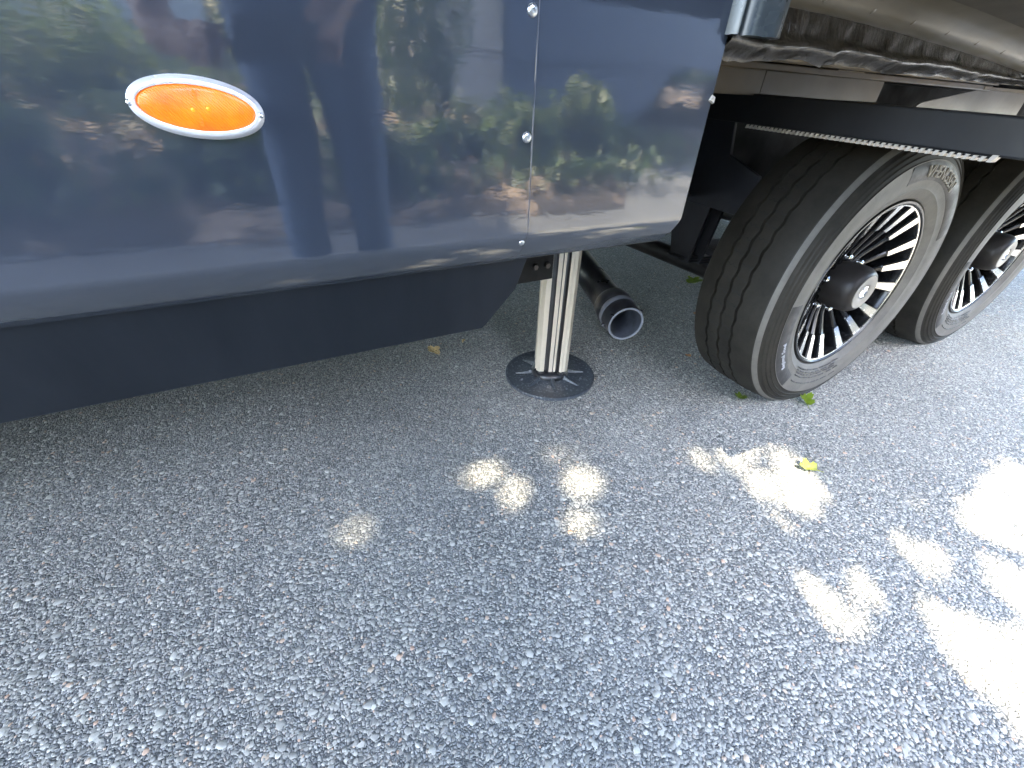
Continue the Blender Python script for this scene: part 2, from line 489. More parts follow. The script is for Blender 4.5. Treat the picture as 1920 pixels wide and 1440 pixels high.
# body shell that closes the volume behind the side
mb = MB()
mb.box(-4.2, -0.86, 0.0, 2.40, 0.640, 0.655)          # floor of the hold
mb.box(-4.2, 3.6, 2.40, 2.42, 0.60, 3.2)               # far side wall
mb.box(-4.22, -4.2, -0.05, 2.42, 0.60, 3.2)            # front wall
mb.box(-4.2, 3.6, -0.045, 2.42, 3.2, 3.26)             # roof
mb.box(-0.84, 3.6, 0.20, 2.40, 0.93, 0.945)            # floor above the axles
mb.box(3.6, 3.62, -0.05, 2.42, 0.6, 3.2)
mb.box(-4.2, -1.1, 2.36, 2.385, 0.22, 0.60)  # unseen far skirt, added to keep light from under the trailer
mb.box(-4.19, -4.17, 0.04, 2.36, 0.22, 0.64)  # unseen front skirt, added for the same darkening
mb.box(-0.80, 3.5, 0.75, 1.75, 0.52, 0.92)  # tank box, added to cut the light below the floor
mb.box(1.6, 3.6, 2.36, 2.385, 0.22, 0.60)  # rear stretch of far skirt, added to block light too
mb.build('body_shell', NAVY, rv, smooth=False)

# screws on the seam and on the bullnose
def screw(x, z, y, rad, ny=Vector((0, -1, 0))):
    mb = MB()
    prof = [(rad, 0.0), (rad * 0.97, -rad * 0.28), (rad * 0.8, -rad * 0.5), (rad * 0.5, -rad * 0.62), (rad * 0.36, -rad * 0.64), (rad * 0.30, -rad * 0.2), (0.0001, -rad * 0.2)]
    mb.lathe_y(prof, 20)
    o = mb.build('screw', STEEL, rv, ang=60)
    o.location = (x, y, z)
    o.rotation_euler = ny.to_track_quat('-Y', 'Z').to_euler()
    return o
for x, z in ((-1.1455, 0.883), (-1.1457, 0.772), (-1.1455, 1.0)):
    screw(x, z, YW - 0.002, 0.0058)
screw(-1.1435, 0.6490, YW + 0.0035, 0.0042, Vector((0, -0.84, -0.54)))
# pale chip of sealant on the rear edge of the short panel
mb = MB()
mb.add([(-0.862, YW - 0.001, 0.815), (-0.853, YW - 0.001, 0.811), (-0.852, YW - 0.001, 0.820), (-0.857, YW - 0.001, 0.822),
        (-0.861, YW - 0.005, 0.8155), (-0.854, YW - 0.005, 0.8125), (-0.853, YW - 0.004, 0.819)],
       [(0, 1, 5, 4), (1, 2, 6, 5), (2, 3, 4, 6), (3, 0, 4), (4, 5, 6)])
mb.build('sealant_chip', simple('pale_sealant', (0.30, 0.29, 0.26), 0.5), rv)
# paler strip in the joint between the panels
MB().box(-1.1374, -1.1362, YW - 0.0012, YW + 0.002, 0.668, 3.19).build('seam_strip', simple('seam_pale', (0.10, 0.115, 0.15), 0.3), rv)

# side marker lamp
lamp = empty('marker_lamp', (-1.4615, YW - 0.0024, 0.794), rv)
lamp.rotation_euler = (0, R(4.6), 0)
def ell_ring(prof, a, b, n=72):
    """prof: (offset outward from the ellipse a,b ; y)"""
    v, f = [], []
    for k in range(n):
        an = 2 * PI * k / n
        c, s_ = math.cos(an), math.sin(an)
        nx, nz = c / a, s_ / b
        L = math.hypot(nx, nz); nx /= L; nz /= L
        for off, y in prof:
            v.append((a * c + nx * off, y, b * s_ + nz * off))
    P_ = len(prof)
    for k in range(n):
        k2 = (k + 1) % n
        for i in range(P_ - 1):
            f.append((k * P_ + i, k * P_ + i + 1, k2 * P_ + i + 1, k2 * P_ + i))
    return v, f
v, f = ell_ring([(0.0062, 0.001), (0.0058, -0.0035), (0.0046, -0.0042), (0.0038, -0.0072), (0.0016, -0.0086), (-0.0004, -0.0080), (-0.0010, -0.003)], 0.0415, 0.0165)
mb = MB().add(v, f)
mb.build('bezel', BEZEL, lamp, ang=60)
v, f = [(0, -0.0098, 0)], []
n = 64
rings = [(1.0, -0.004), (0.985, -0.0068), (0.93, -0.0078), (0.75, -0.0088), (0.5, -0.0094), (0.25, -0.0097)]
for s_, y in rings:
    for k in range(n):
        an = 2 * PI * k / n
        v.append((0.0413 * s_ * math.cos(an), y, 0.0163 * s_ * math.sin(an)))
for i in range(len(rings) - 1):
    for k in range(n):
        f.append((1 + i * n + k, 1 + i * n + (k + 1) % n, 1 + (i + 1) * n + (k + 1) % n, 1 + (i + 1) * n + k))
for k in range(n):
    f.append((0, 1 + 5 * n + k, 1 + 5 * n + (k + 1) % n))
lens = MB().add(v, f).build('lens', AMBER, lamp, ang=60)
mb = MB()
for i in range(11):                       # raised row of prisms across the lens
    z = -0.012 + 0.0024 * i
    mb.box(-0.0011 + 0.0 * i, 0.0009, -0.0102, -0.009, z - 0.0008, z + 0.0008)
mb.build('prism_row', AMBER, lens)
for x in (-0.004, 0.007):
    mb = MB(); mb.lathe_y([(0.0001, -0.0103), (0.0012, -0.0101), (0.0019, -0.0094), (0.0021, -0.0085)], 14)
    mb.build('led', LED, lens, ang=60, loc=(x, 0, 0.0006 * (1 if x > 0 else -2)))
for x, rz in ((0.0447, 0), (-0.0450, 0)):
    mb = MB(); mb.lathe_y([(0.0024, 0.0), (0.0023, -0.008), (0.0014, -0.0092), (0.0001, -0.0094)], 14)
    mb.build('bezel_screw', CHROME, lamp, ang=60, loc=(x, 0, -0.0005))

# corner trim of the slide opening
pr = [(-0.861, YW + 0.01), (-0.861, YW - 0.012), (-0.8565, YW - 0.017), (-0.851, YW - 0.012), (-0.8475, YW - 0.006), (-0.843, YW - 0.006), (-0.839, YW - 0.016),
      (-0.828, YW - 0.022), (-0.815, YW - 0.020), (-0.804, YW - 0.025), (-0.787, YW - 0.025), (-0.781, YW - 0.020), (-0.779, YW + 0.01)]
MB().prism(pr, 2, 0.8845, 3.1).build('corner_trim', STRIPM, rv, ang=50)

# curve of the moulding under the slide-out, y and z against x
MX = [-0.80, -0.66, -0.545, -0.42, -0.295, -0.12, 0.07, 0.30, 0.6, 3.4]
MZ = [0.9235, 0.9225, 0.9200, 0.9162, 0.9112, 0.9030, 0.8915, 0.8800, 0.870, 0.870]
xs_c = list(np.linspace(-0.80, 0.62, 90)) + list(np.linspace(0.7, 3.4, 20))
def mz(x): return float(np.interp(x, MX, MZ))
# wrinkled seal between moulding and sill
import mathutils.noise as mn
v, f = [], []
xs = np.linspace(-0.856, 1.9, 420)
NV = 22
for x in xs:
    ztop = mz(max(x, -0.8)) + 0.002
    zbot = 0.8665 + 0.003 * mn.noise(Vector((x * 6, 3, 0)))
    if x < -0.62: zbot = 0.8665 - 0.002 + 0.004 * math.sin(x * 25)
    for k in range(NV):
        u = k / (NV - 1)
        z = ztop + (zbot - ztop) * u
        belly = math.sin(u * PI) ** 1.2
        wr = mn.noise(Vector((x * 27 + 6 * u * mn.noise(Vector((x * 4, 0, 2))), u * 1.1, 0.3))) * 0.006
        wr += mn.noise(Vector((x * 90 + 3 * u, u * 2.5, 1.7))) * 0.0014
        fold = 0.015 * math.exp(-((u - 0.72 - 0.1 * mn.noise(Vector((x * 5, 7, 0)))) / 0.16) ** 2)
        y = YW + 0.012 - fold - belly * 0.006 + wr * (0.35 + belly) + 0.020 * (1 - u) * 0.0
        v.append((x, y, z + wr * 0.5))
for a_ in range(len(xs) - 1):
    for k in range(NV - 1):
        f.append((a_ * NV + k, a_ * NV + k + 1, (a_ + 1) * NV + k + 1, (a_ + 1) * NV + k))
MB().add(v, f).build('wiper_seal', VINYL, rv, ang=80)
# rolled moulding with screws
v, f = [], []
pr = [(0.012, 0.0), (0.002, 0.0005), (-0.006, 0.0035), (-0.013, 0.010), (-0.018, 0.018), (-0.026, 0.022), (-0.030, 0.026), (-0.090, 0.034), (-0.090, 0.040), (0.012, 0.040)]
n = len(pr)
for x in xs_c:
    for dy, dz in pr:
        v.append((x, YW + dy, mz(x) + dz))
for a_ in range(len(xs_c) - 1):
    for k in range(n):
        f.append((a_ * n + k, a_ * n + (k + 1) % n, (a_ + 1) * n + (k + 1) % n, (a_ + 1) * n + k))
f += [tuple(range(n)), tuple((len(xs_c) - 1) * n + k for k in range(n))[::-1]]
mould = MB().add(v, f).build('slide_moulding', MOULD, rv, ang=40)
for i in range(7):
    x = -0.70 + 0.118 * i
    mb = MB(); mb.lathe_y([(0.0046, 0.004), (0.0044, 0.0012), (0.003, 0.0002), (0.0001, 0.0)], 14)
    o = mb.build('moulding_screw', MOULD, mould, ang=60, loc=(x, YW - 0.0125, mz(x) + 0.0085))
    o.rotation_euler = (R(40), 0, 0)
# underside sheet of the slide-out, a step proud of the moulding
v, f = [], []
for x in xs_c:
    z = mz(x)
    for dy, dz in ((-0.068, 0.027), (-0.0685, 0.0235), (-0.56, 0.060), (-0.56, 0.075)):
        v.append((x, YW + dy, z + dz))
for a_ in range(len(xs_c) - 1):
    for k in range(3):
        f.append((a_ * 4 + k, a_ * 4 + k + 1, (a_ + 1) * 4 + k + 1, (a_ + 1) * 4 + k))
MB().add(v, f).build('slide_floor', UNDER, rv, ang=30)
mb = MB()
mb.box(-0.775, 3.4, -0.62, -0.60, 0.93, 2.9)
mb.box(-0.775, -0.755, -0.60, -0.076, 0.975, 2.9)
mb.box(3.38, 3.4, -0.60, -0.076, 0.975, 2.9)
mb.box(-0.775, 3.4, -0.60, -0.076, 2.88, 2.9)
mb.build('slide_box', NAVY, rv, smooth=False)

# sill, lip strips and belly plates behind the seal
mb = MB()
mb.add([(-0.85, -0.036, 0.8675), (3.0, -0.036, 0.8675), (3.0, 0.298, 0.914), (-0.85, 0.298, 0.909), (-0.85, -0.036, 0.88), (3.0, -0.036, 0.88), (3, .298, .925), (-.85, .298, .925)],
       [(0, 1, 2, 3), (4, 7, 6, 5), (0, 4, 5, 1), (2, 6, 7, 3), (0, 3, 7, 4), (1, 5, 6, 2)])
mb.build('sill_plate', SOFFIT, rv, smooth=False)
MB().box(-0.85, 0.95, 0.290, 0.298, 0.9015, 0.9075).build('lip_strip', SOFFIT, rv, bevel=0.001)
MB().box(-0.85, 0.95, 0.302, 0.310, 0.885, 0.901).build('lip_strip', BELLY, rv, bevel=0.003)
MB().box(-0.85, -0.2805, 0.312, 0.320, 0.835, 0.9).build('belly_plate', BELLY, rv, smooth=False)
MB().box(-0.2775, 0.262, 0.312, 0.320, 0.835, 0.9).build('belly_plate', BELLY, rv, smooth=False)
out = [(0.45, 0.80), (0.53, 0.8395), (0.545, 0.842), (0.885, 0.887), (1.32, 0.887), (1.32, 0.80)]
MB().prism(out, 1, 0.312, 0.318).build('belly_plate', BELLY, rv, smooth=False)
MB().box(0.885, 3.0, 0.300, 0.311, 0.887, 0.897).build('lip_strip', SOFFIT, rv, bevel=0.001)
MB().box(-0.16 + 0.15, 0.12, 0.30, 0.33, 0.8985, 0.9005).build('bracket_tab', SOFFIT, rv)
# interior behind the plates, its shade put into a near-black colour
mb = MB()
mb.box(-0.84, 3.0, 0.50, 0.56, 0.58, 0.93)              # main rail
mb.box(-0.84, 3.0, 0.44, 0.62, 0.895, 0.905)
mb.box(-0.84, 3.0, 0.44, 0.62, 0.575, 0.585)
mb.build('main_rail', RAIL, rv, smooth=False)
MB().box(-0.84, 3.0, 1.86, 1.92, 0.58, 0.93).build('main_rail', FRAME, rv, smooth=False)
MB().box(-0.85, -0.835, 0.02, 2.3, 0.5, 0.93).build('bulkhead', FRAME, rv, smooth=False) if False else None

# slide support arm with toothed rack
def arm_b(y): return 0.7605 + 0.0458 * y
def arm_t(y): return 0.8215 + 0.055 * y
def tube_section(y):
    b, t_ = arm_b(y), arm_t(y)
    r_ = 0.0035
    x0, x1 = -0.300, -0.236
    return [(x0, b + r_), (x0 + 0.0010, b + 0.0010), (x0 + r_, b), (x1 - r_, b), (x1, b + r_), (x1, t_ - r_), (x1 - r_, t_), (x0 + r_, t_), (x0 + .0010, t_ - .0010), (x0, t_ - r_)]
v, f = [], []
ys = (-0.57, -0.2, 0.2, 0.6, 1.0)
for y in ys:
    v += [(x, y, z) for x, z in tube_section(y)]
n = 10
for a_ in range(len(ys) - 1):
    f += [(a_ * n + k, a_ * n + (k + 1) % n, (a_ + 1) * n + (k + 1) % n, (a_ + 1) * n + k) for k in range(n)]
f += [tuple(range(n)), tuple((len(ys) - 1) * n + k for k in range(n))[::-1]]
arm = MB().add(v, f).build('slide_arm', ARM, rv, ang=20)
mb = MB()
pitch = 0.0116
y = 0.30
mb.add([(-0.2995, -0.200, arm_b(-.2) - 0.0005), (-0.2825, -0.200, arm_b(-.2) - 0.0005), (-0.2825, 0.31, arm_b(.31) - 0.0005), (-0.2995, 0.31, arm_b(.31) - 0.0005),
        (-0.2995, -0.200, arm_b(-.2) - 0.004), (-0.2825, -0.200, arm_b(-.2) - 0.004), (-0.2825, 0.31, arm_b(.31) - 0.004), (-0.2995, 0.31, arm_b(.31) - 0.004)],
       [(0, 1, 2, 3), (4, 7, 6, 5), (0, 4, 5, 1), (1, 5, 6, 2), (2, 6, 7, 3), (3, 7, 4, 0)], 1)
while y > -0.192:
    b = arm_b(y) - 0.0006
    w0, w1 = pitch * 0.27, pitch * 0.22
    h = 0.0082
    xa, xb = -0.3030, -0.283
    lean = 0.0035
    mb.add([(xa, y - w0, b), (xb, y - w0, b), (xb, y + w0, b), (xa, y + w0, b), (xa, y - w1 + lean, b - h), (xb, y - w1 + lean, b - h), (xb, y + w1 + lean, b - h), (xa, y + w1 + lean, b - h)],
           [(0, 1, 2, 3), (4, 7, 6, 5), (0, 4, 5, 1), (1, 5, 6, 2), (2, 6, 7, 3), (3, 7, 4, 0)], 0)
    y -= pitch
b = arm_b(-0.2)
mb.add([(-0.303, -0.205, b + 0.003), (-0.281, -0.205, b + 0.003), (-0.281, -0.197, b + 0.003), (-0.303, -0.197, b + 0.003),
        (-0.303, -0.199, b - 0.0085), (-0.281, -0.199, b - 0.0085), (-0.281, -0.193, b - 0.0085), (-0.303, -0.193, b - 0.0085)],
       [(0, 1, 2, 3), (4, 7, 6, 5), (0, 4, 5, 1), (1, 5, 6, 2), (2, 6, 7, 3), (3, 7, 4, 0)], 0)
rack = mb.build('gear_rack', TOOTH, rv, smooth=False, mats=[TOOTH, RAIL])

# hanger plate, hangers, springs, axles
mb = MB()
mb.prism([(0.23, 0.555), (0.50, 0.562), (0.50, 0.80), (0.36, 0.80), (0.34, 0.70), (0.23, 0.66)], 0, -0.285, -0.275)
mb.build('hanger_plate', FRAME, rv, smooth=False, bevel=0.002)
for x0, x1, ya, yb in ((-0.272, -0.262, 0.395, 0.47), (-0.21, -0.2, 0.395, 0.47)):
    MB().prism([(ya, 0.375), (yb, 0.375), (yb + 0.05, 0.56), (ya - 0.03, 0.56)], 0, x0, x1).build('spring_hanger', FRAME, rv, smooth=False)
MB().box(-0.262, -0.21, 0.462, 0.472, 0.39, 0.56).build('hanger_web', FRAME, rv, smooth=False)
for cx in (0.0, 0.95):
    mb = MB()
    for k in range(4):
        L = 0.30 - 0.05 * k
        xs = np.linspace(-L, L, 9)
        for i in range(8):
            za, zb = 0.372 - 0.009 * k + 0.16 * xs[i] ** 2, 0.372 - 0.009 * k + 0.16 * xs[i + 1] ** 2
            mb.add([(cx + xs[i], 0.405, za), (cx + xs[i + 1], 0.405, zb), (cx + xs[i + 1], 0.465, zb), (cx + xs[i], 0.465, za),
                    (cx + xs[i], 0.405, za + .0075), (cx + xs[i + 1], 0.405, zb + .0075), (cx + xs[i + 1], 0.465, zb + .0075), (cx + xs[i], 0.465, za + .0075)],
                   [(0, 3, 2, 1), (4, 5, 6, 7), (0, 1, 5, 4), (2, 3, 7, 6), (1, 2, 6, 5), (3, 0, 4, 7)])
    mb.build('leaf_spring', FRAME, rv, smooth=False)
    ax = MB().tube([(cx, 0.17, 0.285), (cx, 2.2, 0.275)], 0.036, 24).build('axle', AXLE, rv)
    MB().box(cx - 0.05, cx + 0.05, 0.395, 0.475, 0.31, 0.34).build('spring_seat', FRAME, ax, bevel=0.002)
    MB().box(cx - 0.05, cx + 0.05, 0.40, 0.47, 0.238, 0.25).build('clamp_plate', FRAME, ax, bevel=0.002)
    MB().lathe_y([(0.05, 0.10), (0.14, 0.12), (0.15, 0.13), (0.15, 0.19), (0.12, 0.2), (0.04, 0.2)], 40, c=(cx, 0, 0.385)).build('brake_drum', AXLE, ax)
    MB().box(cx - 0.03, cx + 0.03, 0.18, 0.24, 0.25, 0.42).build('spindle_bracket', AXLE, ax, bevel=0.004)
mb = MB()
mb.prism([(-0.20 + 0.0, 0.40), (-0.06, 0.405), (-0.06, 0.42), (-0.2, 0.42)], 1, 0.30, 0.46)
mb.build('equaliser_bar', FRAME, rv, smooth=False)
MB().box(-0.085, -0.066, 0.293, 0.2995, 0.404, 0.417).build('bolt_head', SOFFIT, rv, bevel=0.002)

# ---- wheels
def tyre_mesh():
    prof = [(0.243, 0.030, 1), (0.242, 0.014, 1), (0.2455, 0.005, 1), (0.252, 0.001, 1), (0.262, -0.003, 1), (0.270, -0.0075, 1), (0.2725, -0.0068, 1), (0.285, -0.010, 1), (0.300, -0.0125, 1), (0.318, -0.013, 1), (0.332, -0.0115, 1),
            (0.3365, -0.0122, 1), (0.3378, -0.0098, 0), (0.3475, -0.0070, 0), (0.3490, -0.0090, 1), (0.3508, -0.0062, 0),
            (0.3590, -0.0025, 0), (0.3605, -0.0047, 1), (0.3623, -0.0012, 0), (0.3700, 0.0028, 0), (0.3715, 0.0006, 1), (0.3733, 0.0046, 0), (0.3790, 0.0085, 0), (0.3805, 0.0080, 1), (0.3870, 0.0140, 1), (0.3900, 0.0190, 2)]
    tread = []
    gz = [0.088, 0.130, 0.172]
    y = 0.036
    tread += [(0.3910, 0.023, 0), (0.3932, 0.040, 0)]
    tread.append((0.3955, 0.066, 0))
    for i, gc in enumerate(gz):
        tread += [(0.3974, gc - 0.0040, i + 1), (0.386, gc - 0.0022, i + 1), (0.386, gc + 0.0022, i + 1), (0.3974, gc + 0.0040, i + 1), (0.398, gc + 0.021, 0)]
    tread[-1] = (0.3955, 0.196, 0)
    tread += [(0.3915, 0.225, 0), (0.380, 0.234, 0), (0.35, 0.242, 0), (0.31, 0.243, 0), (0.27, 0.232, 0), (0.243, 0.21, 0)]
    full = [(r_, y_, 0, c) for r_, y_, c in prof] + [(r_, y_, z_, 2) for r_, y_, z_ in tread]
    NS = 288
    v, f, fm = [], [], []
    for k in range(NS):
        an = 2 * PI * k / NS
        ph = k % 6
        zig = [-1, -0.6, -0.2, 1, 0.6, 0.2][ph] * 0.0027
        zig2 = [0.2, 1, 0.6, -0.2, -1, -0.6][ph] * 0.0027
        for r_, y_, z_, c in full:
            yy = y_ + (zig if z_ in (1, 3) else zig2 if z_ in (2, 4) else 0)
            x, z = r_ * math.cos(an), r_ * math.sin(an)
            if z < -0.3835: # contact patch
                z = -0.3835 + (z + 0.3835) * 0.02
            elif z < -0.33 and y_ < 0.02:
                yy -= 0.004 * (1 - abs(x) / 0.2) * (-z - 0.33) / 0.05 if abs(x) < 0.2 else 0
            v.append((x, yy, z))
    L = len(full)
    for k in range(NS):
        k2 = (k + 1) % NS
        for i in range(L - 1):
            f.append((k * L + i, k * L + i + 1, k2 * L + i + 1, k2 * L + i))
            c = full[i][3]
            fm.append(1 if c == 1 and full[i + 1][3] >= 1 else 0)
    me = bpy.data.meshes.new('tyre')
    me.from_pydata(v, [], f)
    bm = bmesh.new(); bm.from_mesh(me); bmesh.ops.recalc_face_normals(bm, faces=bm.faces); bm.to_mesh(me); bm.free()
    me.materials.append(RUBBER); me.materials.append(RUBBER_D)
    me.polygons.foreach_set('material_index', fm)
    finish(me, True, 32)
    return me

def sipe_mesh():
    """fine cuts across the ribs, modelled as thin raised-edge slits"""
    mb = MB()
    for k in range(72):
        an = 2 * PI * (k + 0.5) / 72
        if math.sin(an) < -0.955: continue
        for j, yc in enumerate((0.109, 0.151)):
            a0 = an + j * 0.02
            pts = [(-0.0165, 0.003), (-0.007, 0.0035), (-0.002, -0.003), (0.006, 0.003), (0.010, -0.002), (0.0165, -0.003)]
            for (u0, s0), (u1, s1) in zip(pts[:-1], pts[1:]):
                q = []
                for u_, s_, w_ in ((u0, s0, -1), (u1, s1, -1), (u1, s1, 1), (u0, s0, 1)):
                    aa = a0 + (s_ + 0.0015 * w_) / 0.398
                    q.append((0.3986 * math.cos(aa), yc + u_, 0.3986 * math.sin(aa)))
                mb.add(q, [(0, 1, 2, 3)])
    return mb

def ring_arc(r0, r1, y0, y1, a0, a1, n=40, th=0.0016):
    """thin curved plate on the sidewall between two radii"""
    v, f = [], []
    for k in range(n + 1):
        a_ = R(a0 + (a1 - a0) * k / n)
        for r_, y_ in ((r0, y0), (r0 + 0.0015, y0 - th), ((r0 + r1) / 2, (y0 + y1) / 2 - th - 0.0010), (r1 - 0.0015, y1 - th), (r1, y1)):
            v.append((r_ * math.cos(a_), y_, r_ * math.sin(a_)))
    for k in range(n):
        for i in range(4):
            f.append((k * 5 + i, k * 5 + i + 1, k * 5 + 6 + i, k * 5 + 5 + i))
    f += [tuple(range(5)), tuple(n * 5 + i for i in range(5))[::-1]]
    return v, f

def glyphs(text, size, depth):
    """each character as (verts, faces, advance) from the built-in font"""
    outg = []
    for ch in text:
        cu = bpy.data.curves.new('glyph', 'FONT')
        cu.body = ch; cu.size = size; cu.extrude = depth; cu.resolution_u = 2
        ob = bpy.data.objects.new('glyph', cu)
        COL.objects.link(ob)
        bpy.context.view_layer.update()
        dg = bpy.context.evaluated_depsgraph_get()
        me = ob.evaluated_get(dg).to_mesh()
        vv = [tuple(p.co) for p in me.vertices]; ff = [tuple(p.vertices) for p in me.polygons]
        xm = [p[0] for p in vv] or [0, size * 0.3]
        outg.append((vv, ff, min(xm), max(xm)))
        ob.evaluated_get(dg).to_mesh_clear()
        COL.objects.unlink(ob); bpy.data.objects.remove(ob); bpy.data.curves.remove(cu)
    return outg
def arc_text(text, size, radius, a_start, y, depth=0.0012, sx=1.0, gap=0.18, space=0.45):
    """letters standing on a circle, tops outward, running clockwise as seen from outside"""
    mb = MB(); a_ = R(a_start)
    for ch, (vv, ff, x0, x1) in zip(text, glyphs(text, size, depth)):
        if ch == ' ':
            a_ -= size * space * sx / radius; continue
        w = (x1 - x0) * sx
        q = []
        for px, py, pz in vv:
            an = a_ - (px - x0) * sx / radius
            rr_ = radius + py
            q.append((rr_ * math.cos(an), y - pz - (rr_ - 0.3) * 0.0, rr_ * math.sin(an)))
        mb.add(q, ff)
        a_ -= (w + size * gap * 0.6) / radius
    return mb

wheel = empty('wheel', (0, 0, 0.385), rv)
tyre = link(bpy.data.objects.new('tyre', tyre_mesh()), wheel)
sipe_mesh().build('tread_sipe', simple('sipe_dark', (0.010, 0.010, 0.009), 0.9), wheel, smooth=False)['kind'] = 'stuff'
for a0, a1 in ((106, 24), (234, 178)):
    v, f = ring_arc(0.291, 0.3345, -0.0108, -0.0112, a0, a1)
    MB().add(v, f).build('sidewall_band', RUBBER_B, wheel, ang=50)
arc_text('VHENGSEN', 0.039, 0.2985, 94, -0.0146, 0.0016, 1.0, 0.10).build('raised_lettering', LETTER, wheel, smooth=False)
arc_text('Regional Steel', 0.0178, 0.305, 219, -0.0144, 0.0006, 1.0, 0.14).build('raised_lettering', LETTER_W, wheel, smooth=False)
mb = MB()
for i, rd in enumerate((0.258, 0.266, 0.274, 0.283, 0.303)):      # small moulded lines and codes near the ground
    a_ = 238
    while a_ < 286:
        L = random.uniform(2, 7)
        v, f = ring_arc(rd, rd + 0.0042, -0.0045 - 0.0022 * i if i < 4 else -0.0130, -0.0055 - 0.0022 * i if i < 4 else -0.0130, a_, a_ + L, 5, 0.0008)
        mb.add(v, f); a_ += L + random.uniform(1, 3)
mb.build('moulded_code', RUBBER_B, wheel, smooth=False)
rim = MB().lathe_y([(0.2435, 0.030), (0.2425, 0.008), (0.2395, 0.0025), (0.2345, 0.0030), (0.2315, 0.0065), (0.2275, 0.012), (0.2255, 0.030), (0.2230, 0.060), (0.2180, 0.100), (0.150, 0.105), (0.09, 0.098), (0.001, 0.098)], 96
                   ).build('rim', BLACKGLOSS, wheel, ang=40)
v, f = [], []
MB().lathe_y([(0.2302, 0.0085), (0.2300, 0.0062), (0.2272, 0.0074), (0.2270, 0.0110)], 96).build('rim_ring', MACH, rim, ang=30)
# fin spoke: ridge along +x
def spoke_build():
    st_ = [(0.058, 0.070, 0.0065, 0), (0.100, 0.060, 0.0072, 0), (0.140, 0.044, 0.0085, 0), (0.157, 0.037, 0.0098, 0), (0.1600, 0.0345, 0.0118, 1), (0.195, 0.021, 0.0150, 1), (0.2272, 0.0085, 0.0190, 1)]
    v, f, fm = [], [], []
    for x, y, w, c in st_:
        top = w * (0.46 if c == 0 else 0.72)
        v += [(x, y + 0.034, -w), (x, y + 0.004, -w * 0.9), (x, y, -top), (x, y, top), (x, y + 0.004, w * 0.9), (x, y + 0.034, w)]
    for i in range(len(st_) - 1):
        for k in range(5):
            f.append((i * 6 + k, i * 6 + k + 1, (i + 1) * 6 + k + 1, (i + 1) * 6 + k))
            fm.append(1 if st_[i][3] == 1 and k == 2 else 0)
    f.append((0, 1, 2, 3, 4, 5)); fm.append(0)
    mb = MB(); mb.v, mb.f, mb.m = v, f, fm
    return mb
first = None
for gk in range(6):
    for off in (-18.5, 0, 18.5):
        if first is None:
            first = spoke_build().build('spoke', None, wheel, ang=20, mats=[BLACKGLOSS, MACH]); o = first
        else:
            o = first.copy(); COL.objects.link(o)
        o.rotation_euler = (0, -R(gk * 60 + off + 12), 0)
lug = None
for gk in range(6):
    a_ = R(gk * 60 + 30 + 12)
    if lug is None:
        lug = MB().lathe_y([(0.0125, 0.095), (0.0125, 0.072), (0.0095, 0.0655), (0.0085, 0.055), (0.004, 0.0515), (0.0001, 0.051)], 12).build('lug_nut', CHROME, wheel, ang=40); o = lug
    else:
        o = lug.copy(); COL.objects.link(o)
    o.location = (0.084 * math.cos(a_), 0, 0.084 * math.sin(a_))
MB().lathe_y([(0.066, 0.098), (0.067, 0.060), (0.068, 0.030), (0.0665, 0.012), (0.0625, 0.000), (0.0560, -0.0085), (0.0500, -0.0115), (0.0485, -0.0120)], 64).build('hub_cap', HUB, wheel, ang=60)
MB().lathe_y([(0.0487, -0.0105), (0.0480, -0.0135), (0.0250, -0.0135), (0.0215, -0.0115), (0.0213, -0.006), (0.0001, -0.006)], 64).build('cap_face', CAPFACE, wheel, ang=30)
MB().lathe_y([(0.0205, -0.0055), (0.0200, -0.0105), (0.0150, -0.0120), (0.0110, -0.0100), (0.0001, -0.0098)], 6).build('cap_bolt', CHROME, wheel, ang=20)
w2 = wheel.copy(); COL.objects.link(w2); w2.location = (0.952, 0, 0.385); w2.rotation_euler = (0, 0, 0)
for ch in list(wheel.children):
    c = ch.copy(); COL.objects.link(c); c.parent = w2
    for g2 in ch.children:
        d = g2.copy(); COL.objects.link(d); d.parent = c

# ---- levelling jack
jack = empty('levelling_jack', (-0.722, 0.478, 0), rv)
def leg_outline():
    pts = []
    n = 64
    for k in range(n):
        a_ = 2 * PI * k / n
        c, s_ = math.cos(a_), math.sin(a_)
        p = 6.0
        rad = 0.056 * (abs(c) ** p + abs(s_) ** p) ** (-1 / p) * 0.90
        rad = min(rad, 0.061)
        ad = (math.degrees(a_) + 34) % 90
        for gc, gw, gd in ((8, 2.5, 0.004), (30, 4, 0.008), (45, 3.0, 0.004), (60, 4, 0.008), (82, 2.5, 0.004)):
            if abs(ad - gc) < gw: rad -= gd
        pts.append((rad * math.cos(a_ + R(56)), rad * math.sin(a_ + R(56))))
    return pts
def leg_profile():
    """square-ish extrusion with flutes; drawn face by face"""
    s_ = 0.052
    side = [(-1.0, 0), (-0.66, 0), (-0.62, -0.010), (-0.36, -0.010), (-0.32, 0.002), (-0.04, 0.002), (-0.03, -0.006), (0.01, -0.006), (0.02, 0.002), (0.20, 0.002), (0.24, -0.012), (0.42, -0.012), (0.48, 0.004), (0.68, 0.006), (0.72, 0.002), (0.94, 0.003)]
    pts = []
    for q in range(4):
        ca, sa = math.cos(q * PI / 2), math.sin(q * PI / 2)
        for u, d in side:
            x, y = u * s_ * 0.86, -(s_ + d)
            pts.append((x * ca - y * sa, x * sa + y * ca))
    return pts
pr = leg_profile()
rot_ = R(-24)
pr = [(x * math.cos(rot_) - y * math.sin(rot_), x * math.sin(rot_) + y * math.cos(rot_)) for x, y in pr]
lb = MB().prism(pr, 2, 0.047, 0.80)
sd = [0, 0, 1, 1, 0, 0, 1, 1, 0, 0, 1, 1, 0, 0, 0, 0]
